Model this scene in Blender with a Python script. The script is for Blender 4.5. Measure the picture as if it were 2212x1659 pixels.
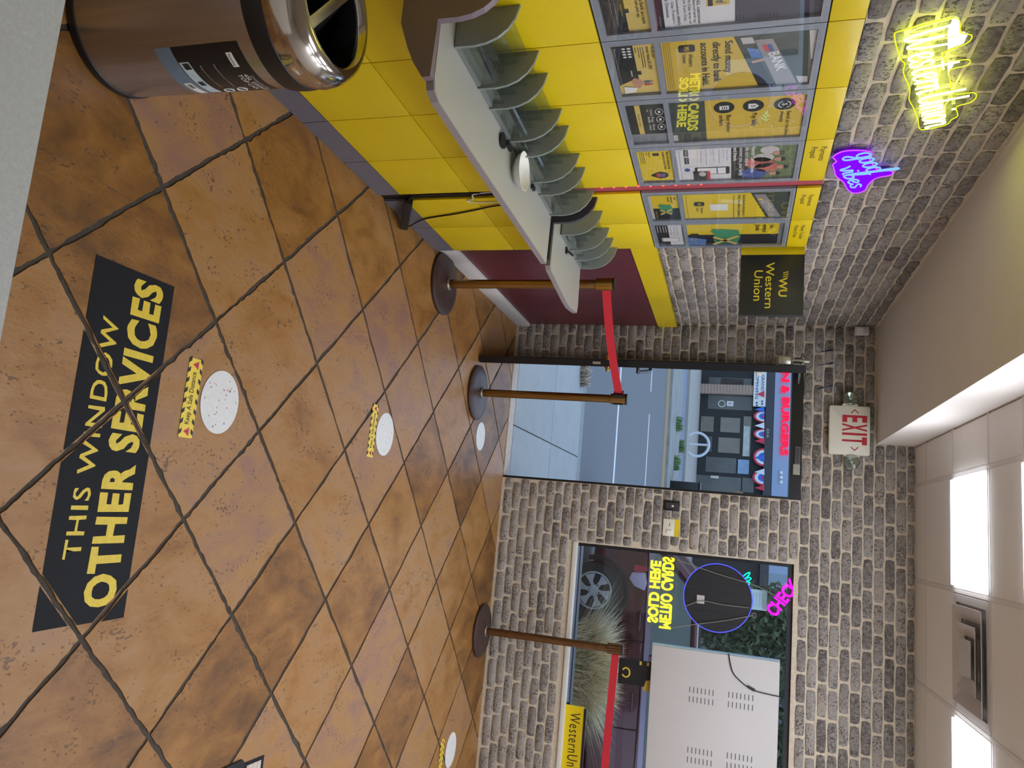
import bpy, bmesh, math, random
from mathutils import Vector, Matrix
from mathutils import noise as mnoise

for o in list(bpy.data.objects):
    bpy.data.objects.remove(o, do_unlink=True)
SC = bpy.context.scene
COL = SC.collection
random.seed(7)

# ------------------------------------------------------------------ camera
F, PX, PY, H = 1634.0, 1106.0, 829.5, 1.655
_p, _y, _r = math.radians(16.6), math.radians(10.1), math.radians(2.4)
FW = Vector((-math.sin(_y) * math.cos(_p), math.cos(_y) * math.cos(_p), -math.sin(_p)))
_rt = Vector((math.cos(_y), math.sin(_y), 0))
_up = _rt.cross(FW)
RT = _rt * math.cos(_r) + _up * math.sin(_r)
UP = -_rt * math.sin(_r) + _up * math.cos(_r)
cd = bpy.data.cameras.new('camera')
cam = bpy.data.objects.new('camera', cd)
COL.objects.link(cam)
cd.sensor_fit = 'HORIZONTAL'
cd.sensor_width = 36.0
cd.lens = F / 2212 * 36.0
cd.clip_start = 0.02
cd.clip_end = 300
X_, Y_, Z_ = UP, -RT, -FW          # the phone was held on its side
cam.matrix_world = Matrix(((X_.x, Y_.x, Z_.x, 0), (X_.y, Y_.y, Z_.y, 0), (X_.z, Y_.z, Z_.z, H), (0, 0, 0, 1)))
SC.camera = cam


def on(px, py, axis, val):
    """pixel of the photograph -> point on the plane axis = val"""
    d = FW * F + RT * (py - PY) + UP * (px - PX)
    o = Vector((0, 0, H))
    return o + d * ((val - o[axis]) / d[axis])


# ------------------------------------------------------------------ world and exposure
w = bpy.data.worlds.new('sky')
SC.world = w
w.use_nodes = True
bg = w.node_tree.nodes['Background']
bg.inputs[0].default_value = (0.54, 0.74, 1.0, 1)
bg.inputs[1].default_value = 1.4
SC.view_settings.view_transform = 'Standard'
SC.view_settings.look = 'None'
SC.view_settings.gamma = 1
SC.view_settings.use_curve_mapping = False
SC.view_settings.exposure = 0.0
PANEL = 12.5          # ceiling panel strength

# ------------------------------------------------------------------ materials


def lin(c):
    return tuple(((v / 255) / 12.92 if v / 255 <= 0.04045 else ((v / 255 + 0.055) / 1.055) ** 2.4) for v in c)


MATS = {}


def mat(name, rgb, rough=0.5, metal=0.0, var=0.0, vscale=30.0, bump=0.0, bscale=120.0, rnd=0.0, alpha=None, emit=0, stretch=None, spec=None, coat=0):
    """principled material: rgb in sRGB 0..255; var/vscale mottling; rnd per-object brightness; bump fine relief"""
    key = name
    if key in MATS:
        return MATS[key]
    m = bpy.data.materials.new(name)
    m.use_nodes = True
    nt = m.node_tree
    b = nt.nodes['Principled BSDF']
    c = lin(rgb)
    b.inputs['Base Color'].default_value = (*c, 1)
    b.inputs['Roughness'].default_value = rough
    b.inputs['Metallic'].default_value = metal
    if spec is not None:
        b.inputs['Specular IOR Level'].default_value = spec
    if coat:
        b.inputs['Coat Weight'].default_value = coat
        b.inputs['Coat Roughness'].default_value = 0.05
    L = nt.links.new
    geo = None
    if var or bump:
        geo = nt.nodes.new('ShaderNodeNewGeometry')
        src = geo.outputs['Position']
        if stretch:
            mp = nt.nodes.new('ShaderNodeMapping')
            mp.inputs['Scale'].default_value = stretch
            L(src, mp.inputs[0])
            src = mp.outputs[0]
    col = None
    if var:
        n = nt.nodes.new('ShaderNodeTexNoise')
        n.inputs['Scale'].default_value = vscale
        n.inputs['Detail'].default_value = 6
        n.inputs['Roughness'].default_value = 0.65
        L(src, n.inputs['Vector'])
        mr = nt.nodes.new('ShaderNodeMapRange')
        mr.inputs[1].default_value = 0.25
        mr.inputs[2].default_value = 0.75
        mr.inputs[3].default_value = 1 - var
        mr.inputs[4].default_value = 1 + var
        L(n.outputs[0], mr.inputs[0])
        col = mr.outputs[0]
    if rnd:
        oi = nt.nodes.new('ShaderNodeObjectInfo')
        mr2 = nt.nodes.new('ShaderNodeMapRange')
        mr2.inputs[3].default_value = 1 - rnd
        mr2.inputs[4].default_value = 1 + rnd
        L(oi.outputs['Random'], mr2.inputs[0])
        if col:
            mu = nt.nodes.new('ShaderNodeMath')
            mu.operation = 'MULTIPLY'
            L(col, mu.inputs[0])
            L(mr2.outputs[0], mu.inputs[1])
            col = mu.outputs[0]
        else:
            col = mr2.outputs[0]
    if col:
        vm = nt.nodes.new('ShaderNodeVectorMath')
        vm.operation = 'SCALE'
        vm.inputs[0].default_value = c
        L(col, vm.inputs['Scale'])
        L(vm.outputs[0], b.inputs['Base Color'])
    if bump:
        n2 = nt.nodes.new('ShaderNodeTexNoise')
        n2.inputs['Scale'].default_value = bscale
        n2.inputs['Detail'].default_value = 5
        L(src, n2.inputs['Vector'])
        bp = nt.nodes.new('ShaderNodeBump')
        bp.inputs['Strength'].default_value = bump
        bp.inputs['Distance'].default_value = 0.004
        L(n2.outputs[0], bp.inputs['Height'])
        L(bp.outputs[0], b.inputs['Normal'])
    if alpha is not None:
        b.inputs['Alpha'].default_value = alpha
    if emit:
        b.inputs['Emission Color'].default_value = (*c, 1)
        b.inputs['Emission Strength'].default_value = emit
    MATS[key] = m
    return m


def glass(name, tint=(255, 255, 255), dens=0.0, rough=0.0, boost=1.0):
    """thin clear sheet: transparent with Fresnel reflection, dens = share of tinted body colour"""
    if name in MATS:
        return MATS[name]
    m = bpy.data.materials.new(name)
    m.use_nodes = True
    nt = m.node_tree
    nt.nodes.clear()
    out = nt.nodes.new('ShaderNodeOutputMaterial')
    tr = nt.nodes.new('ShaderNodeBsdfTransparent')
    tr.inputs[0].default_value = (*lin(tint), 1)
    gl = nt.nodes.new('ShaderNodeBsdfGlossy')
    gl.inputs['Roughness'].default_value = rough
    fr = nt.nodes.new('ShaderNodeFresnel')
    ge = nt.nodes.new('ShaderNodeNewGeometry')     # same reflectance on the sheet's far face (no total reflection inside)
    io = nt.nodes.new('ShaderNodeMapRange')
    io.inputs[3].default_value = 1.45
    io.inputs[4].default_value = 1 / 1.45
    nt.links.new(ge.outputs['Backfacing'], io.inputs[0])
    nt.links.new(io.outputs[0], fr.inputs[0])
    mul = nt.nodes.new('ShaderNodeMath')
    mul.operation = 'MULTIPLY'
    mul.use_clamp = True
    mul.inputs[1].default_value = boost
    mx = nt.nodes.new('ShaderNodeMixShader')
    L = nt.links.new
    L(fr.outputs[0], mul.inputs[0])
    L(mul.outputs[0], mx.inputs[0])
    if dens:
        df = nt.nodes.new('ShaderNodeBsdfDiffuse')
        df.inputs[0].default_value = (*lin(tint), 1)
        m2 = nt.nodes.new('ShaderNodeMixShader')
        m2.inputs[0].default_value = dens
        L(tr.outputs[0], m2.inputs[1])
        L(df.outputs[0], m2.inputs[2])
        L(m2.outputs[0], mx.inputs[1])
    else:
        L(tr.outputs[0], mx.inputs[1])
    L(gl.outputs[0], mx.inputs[2])
    L(mx.outputs[0], out.inputs[0])
    MATS[name] = m
    return m


def emis(name, rgb, strength):
    if name in MATS:
        return MATS[name]
    m = bpy.data.materials.new(name)
    m.use_nodes = True
    nt = m.node_tree
    nt.nodes.clear()
    out = nt.nodes.new('ShaderNodeOutputMaterial')
    e = nt.nodes.new('ShaderNodeEmission')
    e.inputs[0].default_value = (*lin(rgb), 1)
    e.inputs[1].default_value = strength
    nt.links.new(e.outputs[0], out.inputs[0])
    MATS[name] = m
    return m


def ramp_mat(name, stops, scale, rough=0.5, detail=8, rnd=1.0, bump=0.3, bscale=60, spots=None, stretch=(1, 1, 1), spec=0.5, cell=0.0, wear=None):
    """stone-like material: noise + per-object random drive a colour ramp; optional dark pits"""
    m = bpy.data.materials.new(name)
    m.use_nodes = True
    nt = m.node_tree
    N, L = nt.nodes.new, nt.links.new
    b = nt.nodes['Principled BSDF']
    b.inputs['Roughness'].default_value = rough
    b.inputs['Specular IOR Level'].default_value = spec
    geo = N('ShaderNodeNewGeometry')
    oi = N('ShaderNodeObjectInfo')
    # shift the pattern per piece so that no two pieces match
    off = N('ShaderNodeVectorMath')
    off.operation = 'SCALE'
    off.inputs[0].default_value = (7.1, 3.7, 5.3)
    L(oi.outputs['Random'], off.inputs['Scale'])
    mp = N('ShaderNodeMapping')
    mp.inputs['Scale'].default_value = stretch
    L(geo.outputs['Position'], mp.inputs[0])
    ad = N('ShaderNodeVectorMath')
    L(mp.outputs[0], ad.inputs[0])
    L(off.outputs[0], ad.inputs[1])
    n = N('ShaderNodeTexNoise')
    n.inputs['Scale'].default_value = scale
    n.inputs['Detail'].default_value = detail
    n.inputs['Roughness'].default_value = 0.62
    n.inputs['Distortion'].default_value = 0.4
    L(ad.outputs[0], n.inputs['Vector'])
    # factor = noise + (random-.5)*rnd
    sb = N('ShaderNodeMath')
    sb.operation = 'MULTIPLY_ADD'
    sb.inputs[1].default_value = rnd
    sb.inputs[2].default_value = -0.5 * rnd
    L(oi.outputs['Random'], sb.inputs[0])
    sm = N('ShaderNodeMath')
    L(n.outputs[0], sm.inputs[0])
    L(sb.outputs[0], sm.inputs[1])
    cr = N('ShaderNodeValToRGB')
    el = cr.color_ramp.elements
    while len(el) < len(stops):
        el.new(0.5)
    for e, (pos, c) in zip(el, stops):
        e.position = pos
        e.color = (*lin(c), 1)
    L(sm.outputs[0], cr.inputs[0])
    col = cr.outputs[0]
    hgt = n.outputs[0]
    if spots:
        sscale, thr, scol, amt = spots
        s1 = N('ShaderNodeTexNoise')
        s1.inputs['Scale'].default_value = sscale
        s1.inputs['Detail'].default_value = 3
        L(ad.outputs[0], s1.inputs['Vector'])
        s2 = N('ShaderNodeTexNoise')       # pits come in drifts
        s2.inputs['Scale'].default_value = sscale * 0.12
        L(ad.outputs[0], s2.inputs['Vector'])
        sa = N('ShaderNodeMath')
        sa.operation = 'MULTIPLY_ADD'
        sa.inputs[1].default_value = 0.5
        L(s2.outputs[0], sa.inputs[0])
        L(s1.outputs[0], sa.inputs[2])
        mr = N('ShaderNodeMapRange')
        mr.inputs[1].default_value = thr
        mr.inputs[2].default_value = thr + 0.05
        mr.inputs[3].default_value = 0
        mr.inputs[4].default_value = amt
        L(sa.outputs[0], mr.inputs[0])
        mx = N('ShaderNodeMix')
        mx.data_type = 'RGBA'
        mx.inputs['B'].default_value = (*lin(scol), 1)
        L(mr.outputs[0], mx.inputs['Factor'])
        L(col, mx.inputs['A'])
        col = mx.outputs['Result']
        sub = N('ShaderNodeMath')
        sub.operation = 'SUBTRACT'
        L(hgt, sub.inputs[0])
        L(mr.outputs[0], sub.inputs[1])
        hgt = sub.outputs[0]
    L(col, b.inputs['Base Color'])
    fine = N('ShaderNodeTexNoise')
    fine.inputs['Scale'].default_value = bscale
    fine.inputs['Detail'].default_value = 4
    L(ad.outputs[0], fine.inputs['Vector'])
    hs = N('ShaderNodeMath')
    L(hgt, hs.inputs[0])
    L(fine.outputs[0], hs.inputs[1])
    bp = N('ShaderNodeBump')
    bp.inputs['Strength'].default_value = bump
    bp.inputs['Distance'].default_value = 0.004
    L(hs.outputs[0], bp.inputs['Height'])
    L(bp.outputs[0], b.inputs['Normal'])
    MATS[name] = m
    return m


# ------------------------------------------------------------------ planes: (u, v, n) -> world


def plane_left(x):       # faces the room (+X); u = +Y, v = +Z
    return Matrix(((0, 0, 1, x), (1, 0, 0, 0), (0, 1, 0, 0), (0, 0, 0, 1)))


def plane_back(y):       # faces the room (-Y); u = +X, v = +Z
    return Matrix(((1, 0, 0, 0), (0, 0, -1, y), (0, 1, 0, 0), (0, 0, 0, 1)))


def plane_floor(z=0):
    return Matrix(((1, 0, 0, 0), (0, 1, 0, 0), (0, 0, 1, z), (0, 0, 0, 1)))


def plane_floor_flip(z=0):   # floor print read from the door side
    return Matrix(((-1, 0, 0, 0), (0, -1, 0, 0), (0, 0, 1, z), (0, 0, 0, 1)))


WORLD = Matrix.Identity(4)
UNIT = Matrix.Identity(4)


class MB:
    """collects shapes into one mesh"""

    def __init__(s):
        s.bm = bmesh.new()

    def poly(s, M, pts, n=0.0):
        vs = [s.bm.verts.new(M @ Vector((u, v, n))) for u, v in pts]
        return s.bm.faces.new(vs)

    def prism(s, M, pts, n0, n1):
        a = [s.bm.verts.new(M @ Vector((u, v, n0))) for u, v in pts]
        b = [s.bm.verts.new(M @ Vector((u, v, n1))) for u, v in pts]
        k = len(pts)
        s.bm.faces.new(list(reversed(a)))
        s.bm.faces.new(b)
        for i in range(k):
            j = (i + 1) % k
            s.bm.faces.new((a[i], a[j], b[j], b[i]))
        return s

    def box(s, M, u0, u1, v0, v1, n0, n1):
        return s.prism(M, [(u0, v0), (u1, v0), (u1, v1), (u0, v1)], n0, n1)

    def wbox(s, x0, x1, y0, y1, z0, z1):
        return s.box(UNIT, x0, x1, y0, y1, z0, z1)

    def tube(s, pts, r, seg=8, closed=False, cap=True):
        pts = [Vector(p) for p in pts]
        n = len(pts)
        rings = []
        ref = None
        for i, p in enumerate(pts):
            if closed:
                t = pts[(i + 1) % n] - pts[i - 1]
            else:
                t = pts[min(i + 1, n - 1)] - pts[max(i - 1, 0)]
            if t.length < 1e-9:
                t = Vector((0, 0, 1))
            t.normalize()
            if ref is None:
                ref = t.orthogonal().normalized()
            else:
                ref = (ref - t * ref.dot(t))
                if ref.length < 1e-6:
                    ref = t.orthogonal()
                ref.normalize()
            bi = t.cross(ref)
            rr = r[i] if isinstance(r, (list, tuple)) else r
            rings.append([s.bm.verts.new(p + (ref * math.cos(a) + bi * math.sin(a)) * rr) for a in [2 * math.pi * k / seg for k in range(seg)]])
        for i in range(n if closed else n - 1):
            A, B = rings[i], rings[(i + 1) % n]
            for k in range(seg):
                s.bm.faces.new((A[k], A[(k + 1) % seg], B[(k + 1) % seg], B[k]))
        if not closed and cap:
            s.bm.faces.new(list(reversed(rings[0])))
            s.bm.faces.new(rings[-1])
        return s

    def lathe(s, prof, M=UNIT, seg=32, cap0=True, cap1=True):
        """prof: (radius, height) along n of M"""
        rings = []
        for r, h in prof:
            rings.append([s.bm.verts.new(M @ Vector((r * math.cos(2 * math.pi * k / seg), r * math.sin(2 * math.pi * k / seg), h))) for k in range(seg)])
        for A, B in zip(rings, rings[1:]):
            for k in range(seg):
                s.bm.faces.new((A[k], A[(k + 1) % seg], B[(k + 1) % seg], B[k]))
        if cap0:
            s.bm.faces.new(list(reversed(rings[0])))
        if cap1:
            s.bm.faces.new(rings[-1])
        return s

    def bevel(s, off, seg=2):
        bmesh.ops.bevel(s.bm, geom=list(s.bm.edges), offset=off, segments=seg, affect='EDGES', profile=0.5)
        return s

    def obj(s, name, m, parent=None, smooth=False, fix=True):
        if fix:
            bmesh.ops.recalc_face_normals(s.bm, faces=list(s.bm.faces))
        me = bpy.data.meshes.new(name)
        s.bm.to_mesh(me)
        s.bm.free()
        if smooth:
            for p in me.polygons:
                p.use_smooth = True
            try:
                me.set_sharp_from_angle(angle=math.radians(40))
            except Exception:
                pass
        return put(name, me, m, parent)


def put(name, me, m, parent=None):
    o = bpy.data.objects.new(name, me)
    if m is not None:
        me.materials.clear()
        me.materials.append(m)
    COL.objects.link(o)
    attach(o, parent)
    return o


def attach(o, parent):
    if parent is not None:
        o.parent = parent
        o.matrix_parent_inverse = world_of(parent).inverted()


def world_of(o):
    mw = o.matrix_basis.copy()
    if o.parent is not None:
        mw = world_of(o.parent) @ o.matrix_parent_inverse @ mw
    return mw


def tag(o, label, cat, group=None):
    o['label'] = label
    o['category'] = cat
    if group:
        o['group'] = group
    return o


def thing(name, label, cat, loc=(0, 0, 0), group=None):
    o = bpy.data.objects.new(name, None)
    o.empty_display_size = 0.05
    o.location = loc
    COL.objects.link(o)
    return tag(o, label, cat, group)


def struct(o):
    o['kind'] = 'structure'
    return o


def sempty(name, loc=(0, 0, 0)):
    o = bpy.data.objects.new(name, None)
    o.empty_display_size = 0.05
    o.location = loc
    COL.objects.link(o)
    return struct(o)


def box(name, m, parent, x0, x1, y0, y1, z0, z1, bev=0.0, seg=2):
    b = MB().wbox(x0, x1, y0, y1, z0, z1)
    if bev:
        b.bevel(bev, seg)
    return b.obj(name, m, parent, smooth=bool(bev))


def plate(name, m, parent, M, u0, u1, v0, v1, n0, n1, bev=0.0):
    b = MB().box(M, u0, u1, v0, v1, n0, n1)
    if bev:
        b.bevel(bev, 2)
    return b.obj(name, m, parent, smooth=bool(bev))


def rrect(u0, u1, v0, v1, r, k=4):
    pts = []
    for cx, cy, a0 in ((u1 - r, v0 + r, -90), (u1 - r, v1 - r, 0), (u0 + r, v1 - r, 90), (u0 + r, v0 + r, 180)):
        for i in range(k + 1):
            a = math.radians(a0 + 90 * i / k)
            pts.append((cx + r * math.cos(a), cy + r * math.sin(a)))
    return pts


def disc(cx, cy, rx, ry=None, k=24):
    ry = rx if ry is None else ry
    return [(cx + rx * math.cos(2 * math.pi * i / k), cy + ry * math.sin(2 * math.pi * i / k)) for i in range(k)]


def text_mesh(body, res=3, bold=0.0, extrude=0.0, space=1.0, shear=0.0, line=1.0, outline=0.0, align='LEFT', ores=2):
    cu = bpy.data.curves.new('lettering', 'FONT')
    cu.body = body
    cu.resolution_u = res
    cu.offset = bold
    cu.extrude = extrude
    cu.space_character = space
    cu.space_line = line
    cu.shear = shear
    cu.align_x = align
    if outline:
        cu.fill_mode = 'NONE'
        cu.bevel_depth = outline
        cu.bevel_resolution = ores
    o = bpy.data.objects.new('lettering', cu)
    COL.objects.link(o)
    dg = bpy.context.evaluated_depsgraph_get()
    me = bpy.data.meshes.new_from_object(o.evaluated_get(dg))
    bpy.data.objects.remove(o, do_unlink=True)
    bpy.data.curves.remove(cu)
    return me


def text(name, body, m, parent, M, u0, u1, v0, v1, n=0.0006, th=0.0, flip=False, ang=0.0, cut=None, **kw):
    """lettering stretched into the box u0..u1, v0..v1 of the plane (turned by ang about its lower left corner)"""
    me = text_mesh(body, extrude=1.0 if th else 0.0, **kw)
    vs = [v.co for v in me.vertices]
    if not vs:
        return None
    a0, a1 = min(v.x for v in vs), max(v.x for v in vs)
    b0, b1 = min(v.y for v in vs), max(v.y for v in vs)
    c0, c1 = min(v.z for v in vs), max(v.z for v in vs)
    su, sv = (u1 - u0) / max(a1 - a0, 1e-6), (v1 - v0) / max(b1 - b0, 1e-6)
    ca, sa = math.cos(ang), math.sin(ang)
    sz = (su + sv) / 2
    for v in me.vertices:
        a = (v.co.x - a0) * su
        b = (v.co.y - b0) * sv
        if flip:
            a = (u1 - u0) - a
        if kw.get('outline'):
            c = v.co.z * sz
        else:
            c = (v.co.z - c0) / (c1 - c0) * th if th and c1 > c0 else 0
        v.co = M @ Vector((u0 + a * ca - b * sa, v0 + a * sa + b * ca, n + c))
    if flip:
        me.flip_normals()
    if cut:
        bm = bmesh.new()
        bm.from_mesh(me)
        cut(bm)
        bm.to_mesh(me)
        bm.free()
    return put(name, me, m, parent)


def spline(pts, k=6, closed=False):
    out = []
    n = len(pts)
    P = [Vector(p) if len(p) == 3 else Vector((p[0], p[1], 0)) for p in pts]
    rng = range(n) if closed else range(n - 1)
    for i in rng:
        p0 = P[i - 1] if (closed or i > 0) else P[0]
        p1, p2 = P[i], P[(i + 1) % n]
        p3 = P[(i + 2) % n] if (closed or i + 2 < n) else P[-1]
        for j in range(k):
            t = j / k
            out.append(0.5 * ((2 * p1) + (p2 - p0) * t + (2 * p0 - 5 * p1 + 4 * p2 - p3) * t * t + (3 * p1 - p0 - 3 * p2 + p3) * t ** 3))
    if not closed:
        out.append(P[-1])
    return out


# ------------------------------------------------------------------ main dimensions (metres)
XL, XK = -1.47, -1.41          # brick face of left wall, front of the yellow service units
XR, YB, YF = 2.6, 5.453, -1.6  # right wall, door wall, wall behind the camera
ZC, ZS, XS = 2.78, 2.55, -0.67  # ceiling, soffit underside, soffit edge
DX0, DX1, DZ = -1.19, -0.262, 2.09   # door opening
WX0, WX1, WZ0, WZ1 = 0.16, 1.98, 0.585, 2.06  # window opening
PL = plane_left(XK)
PW = plane_left(XL)
PB = plane_back(YB)
PF = plane_floor(0)
PFF = plane_floor_flip(0)

# shared materials
M_mortar = mat('brick_mortar', (204, 190, 170), 0.95, var=0.18, vscale=40, bump=0.6, bscale=150)
M_brick = ramp_mat('tumbled_brick', [(0.12, (92, 86, 83)), (0.34, (126, 119, 114)), (0.5, (150, 143, 137)), (0.66, (166, 159, 152)), (0.8, (158, 142, 130)), (0.95, (174, 142, 126))],
                   42, rough=0.9, rnd=0.42, bump=1.0, bscale=110, spots=(90, 0.84, (84, 78, 74), 0.75))
M_grout = mat('dark_grout', (66, 58, 50), 0.9, var=0.35, vscale=35, bump=0.5)
M_tile = ramp_mat('travertine_tile', [(0.1, (86, 56, 30)), (0.34, (131, 88, 40)), (0.5, (152, 107, 54)), (0.64, (158, 118, 74)), (0.88, (141, 104, 87))],
                  8.5, rough=0.42, rnd=0.5, bump=0.3, bscale=60, spots=(115, 0.9, (74, 52, 38), 0.7), spec=0.4, stretch=(1.0, 0.55, 1.0), detail=12)
M_yellow = mat('yellow_laminate', (226, 198, 22), 0.32, var=0.03, vscale=6)
M_slate = mat('grey_plinth', (104, 101, 110), 0.5, var=0.06, vscale=12)
M_dark = mat('dark_backing', (34, 32, 34), 0.7)
M_frame = mat('grey_poster_frame', (140, 146, 156), 0.42, var=0.04, vscale=15)
M_black = mat('black_plastic', (22, 22, 24), 0.42)
M_blackm = mat('black_door_metal', (20, 21, 26), 0.35)
M_wall = mat('cream_paint', (232, 226, 218), 0.75, var=0.03, vscale=4)
M_ceil = mat('ceiling_paint', (226, 219, 212), 0.8, var=0.03, vscale=5)
M_white = mat('white_plastic', (228, 226, 218), 0.4)
M_chrome = mat('polished_steel', (200, 196, 190), 0.2, 1.0)
M_pane = glass('window_glass', boost=1.0)
M_cover = glass('poster_cover_glass', boost=1.0)
M_acry = glass('clear_acrylic', (240, 244, 240), dens=0.012)
M_ink = mat('black_ink', (26, 26, 24), 0.5)
M_gold = mat('gold_print', (206, 176, 64), 0.5)
M_paper = mat('white_print', (214, 212, 214), 0.55)
M_navy = mat('navy_print', (34, 36, 48), 0.5)
M_lab = mat('pale_yellow_lettering', (236, 214, 60), 0.4)

# ================================================================== THE ROOM
# ------------------------------------------------------------------ floor: rough stone tiles laid on the diagonal
TS = 0.3225                      # half diagonal of a tile
TX, TY = 0.113, 1.724            # a lattice node
GR = 0.0065                      # half width of a joint
floor = struct(MB().wbox(XL - 0.06, XR + 0.05, YF - 0.05, YB, -0.06, -0.0045).obj('floor', M_grout))


def clip(pts, a, b, c):
    """keep the side a*x + b*y <= c"""
    out = []
    for i in range(len(pts)):
        p, q = pts[i], pts[(i + 1) % len(pts)]
        dp, dq = a * p[0] + b * p[1] - c, a * q[0] + b * q[1] - c
        if dp <= 0:
            out.append(p)
        if dp * dq < 0:
            t = dp / (dp - dq)
            out.append((p[0] + (q[0] - p[0]) * t, p[1] + (q[1] - p[1]) * t))
    return out


def tile_outline(cx, cy):
    rng = random.Random(int(cx * 1000) * 7919 + int(cy * 1000))
    hd = TS - GR * math.sqrt(2)
    cs = [(cx, cy - hd), (cx + hd, cy), (cx, cy + hd), (cx - hd, cy)]
    pts = []
    near = cy < 2.6
    K = 22 if near else 9
    for i in range(4):
        p, q = cs[i], cs[(i + 1) % 4]
        nx, ny = (q[1] - p[1]), -(q[0] - p[0])
        l = math.hypot(nx, ny)
        nx, ny = nx / l, ny / l
        wave = rng.random() * 6
        for k in range(K):
            t = k / K
            j = rng.uniform(-0.0035, 0.0018) + 0.0016 * math.sin(wave + t * 9)
            if rng.random() < 0.06:
                j -= 0.004
            if k == 0:
                j = -0.002
            pts.append((p[0] + (q[0] - p[0]) * t + nx * j, p[1] + (q[1] - p[1]) * t + ny * j))
    return pts


for i in range(-8, 10):
    for j in range(-11, 13):
        if (i + j) % 2:
            continue
        cx, cy = TX + i * TS, TY + j * TS
        if not (-1.75 < cx < 2.9 and -0.3 < cy < 5.8):
            continue
        o = tile_outline(cx, cy)
        o = clip(o, -1, 0, 1.465)
        o = clip(o, 1, 0, XR) if o else o
        o = clip(o, 0, 1, YB - 0.001) if o else o
        if len(o) < 3:
            continue
        z = random.uniform(-0.0012, 0.0)
        b = MB()
        top = [b.bm.verts.new((x - cx, y - cy, 0)) for x, y in o]
        bot = [b.bm.verts.new((x - cx, y - cy, -0.006)) for x, y in o]
        b.bm.faces.new(top)
        for k in range(len(o)):
            l = (k + 1) % len(o)
            b.bm.faces.new((bot[k], bot[l], top[l], top[k]))
        t = b.obj('floor_tile', M_tile, None)
        t.location = (cx, cy, z)
        attach(t, floor)
box('threshold', mat('worn_threshold_stone', (188, 172, 158), 0.7, var=0.25, vscale=25, bump=0.6), floor, DX0, DX1, YB + 0.001, YB + 0.13, -0.04, 0.004)

# ------------------------------------------------------------------ brick helper


def brick_mesh(seed):
    rng = random.Random(seed)
    hw, hh = 0.0945, 0.0268
    pts = []
    for (x0, y0, x1, y1, k) in ((-hw, -hh, hw, -hh, 4), (hw, -hh, hw, hh, 2), (hw, hh, -hw, hh, 4), (-hw, hh, -hw, -hh, 2)):
        for i in range(k):
            t = i / k
            x, y = x0 + (x1 - x0) * t, y0 + (y1 - y0) * t
            c = 0.82 if i == 0 else 1.0
            x += rng.uniform(-0.002, 0.002) - (math.copysign(0.006, x) if i == 0 else 0)
            y += rng.uniform(-0.0018, 0.0018) - (math.copysign(0.003, y) if i == 0 else 0)
            pts.append((x, y))
    bm = bmesh.new()
    a = [bm.verts.new((x, y, -0.012)) for x, y in pts]
    f = [bm.verts.new((x, y, 0.003)) for x, y in pts]
    g = [bm.verts.new((x * 0.955, y * 0.86, 0.0075 + rng.uniform(-0.001, 0.001))) for x, y in pts]
    n = len(pts)
    for i in range(n):
        j = (i + 1) % n
        bm.faces.new((a[i], a[j], f[j], f[i]))
        bm.faces.new((f[i], f[j], g[j], g[i]))
    bm.faces.new(g)
    me = bpy.data.meshes.new('brick')
    bm.to_mesh(me)
    bm.free()
    for p in me.polygons:
        p.use_smooth = True
    me.materials.append(M_brick)
    return me


BRICKS = [brick_mesh(s) for s in range(9)]
CH, BL = 0.0646, 0.2007       # course height, brick length with joint


def lay_bricks(parent, M, u0, u1, v0, v1, holes, cap=300, score=None, vbase=1.957 - 31 * CH, seed=1):
    rng = random.Random(seed)
    spots = []
    k0 = math.floor((v0 - vbase) / CH)
    v = vbase + k0 * CH
    while v < v1 - 0.012:
        a, b = max(v + 0.005, v0), min(v + CH - 0.005, v1)
        row = round((v - vbase) / CH)
        if b - a > 0.015:
            u = u0 - BL + (row % 2) * BL / 2 + rng.uniform(-0.02, 0.02)
            while u < u1:
                l = BL + rng.uniform(-0.014, 0.014)
                segs = [(max(u + 0.006, u0), min(u + l - 0.006, u1))]
                for (hu0, hu1, hv0, hv1) in holes:
                    if a < hv1 and b > hv0:
                        ns = []
                        for s0, s1 in segs:
                            if s1 <= hu0 or s0 >= hu1:
                                ns.append((s0, s1))
                            else:
                                if s0 < hu0 - 0.004:
                                    ns.append((s0, hu0 - 0.004))
                                if s1 > hu1 + 0.004:
                                    ns.append((hu1 + 0.004, s1))
                        segs = ns
                for s0, s1 in segs:
                    if s1 - s0 > 0.022:
                        spots.append(((s0 + s1) / 2, (a + b) / 2, s1 - s0, b - a))
                u += l
        v += CH
    spots.sort(key=score or (lambda s: -s[2] * s[3]))
    rest = bmesh.new()
    for i, (u, v, lu, lv) in enumerate(spots):
        me = BRICKS[rng.randrange(len(BRICKS))]
        dn = rng.uniform(-0.003, 0.002)
        L = M @ Matrix.Translation((u, v, dn)) @ Matrix.Rotation(rng.uniform(-0.012, 0.012), 4, 'Z') @ Matrix.Diagonal((lu / 0.189, lv / 0.0536, 1, 1))
        if i < cap:
            o = bpy.data.objects.new('brick', me)
            o.matrix_basis = L
            COL.objects.link(o)
            attach(o, parent)
        else:
            k = len(rest.verts)
            rest.from_mesh(me)
            rest.verts.ensure_lookup_table()
            for q in rest.verts[k:]:
                q.co = L @ q.co
    if len(rest.verts):
        me = bpy.data.meshes.new('bricks')
        rest.to_mesh(me)
        me.materials.append(M_brick)
        o = bpy.data.objects.new('bricks', me)
        COL.objects.link(o)
        attach(o, parent)
        o['kind'] = 'stuff'
    rest.free()


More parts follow.
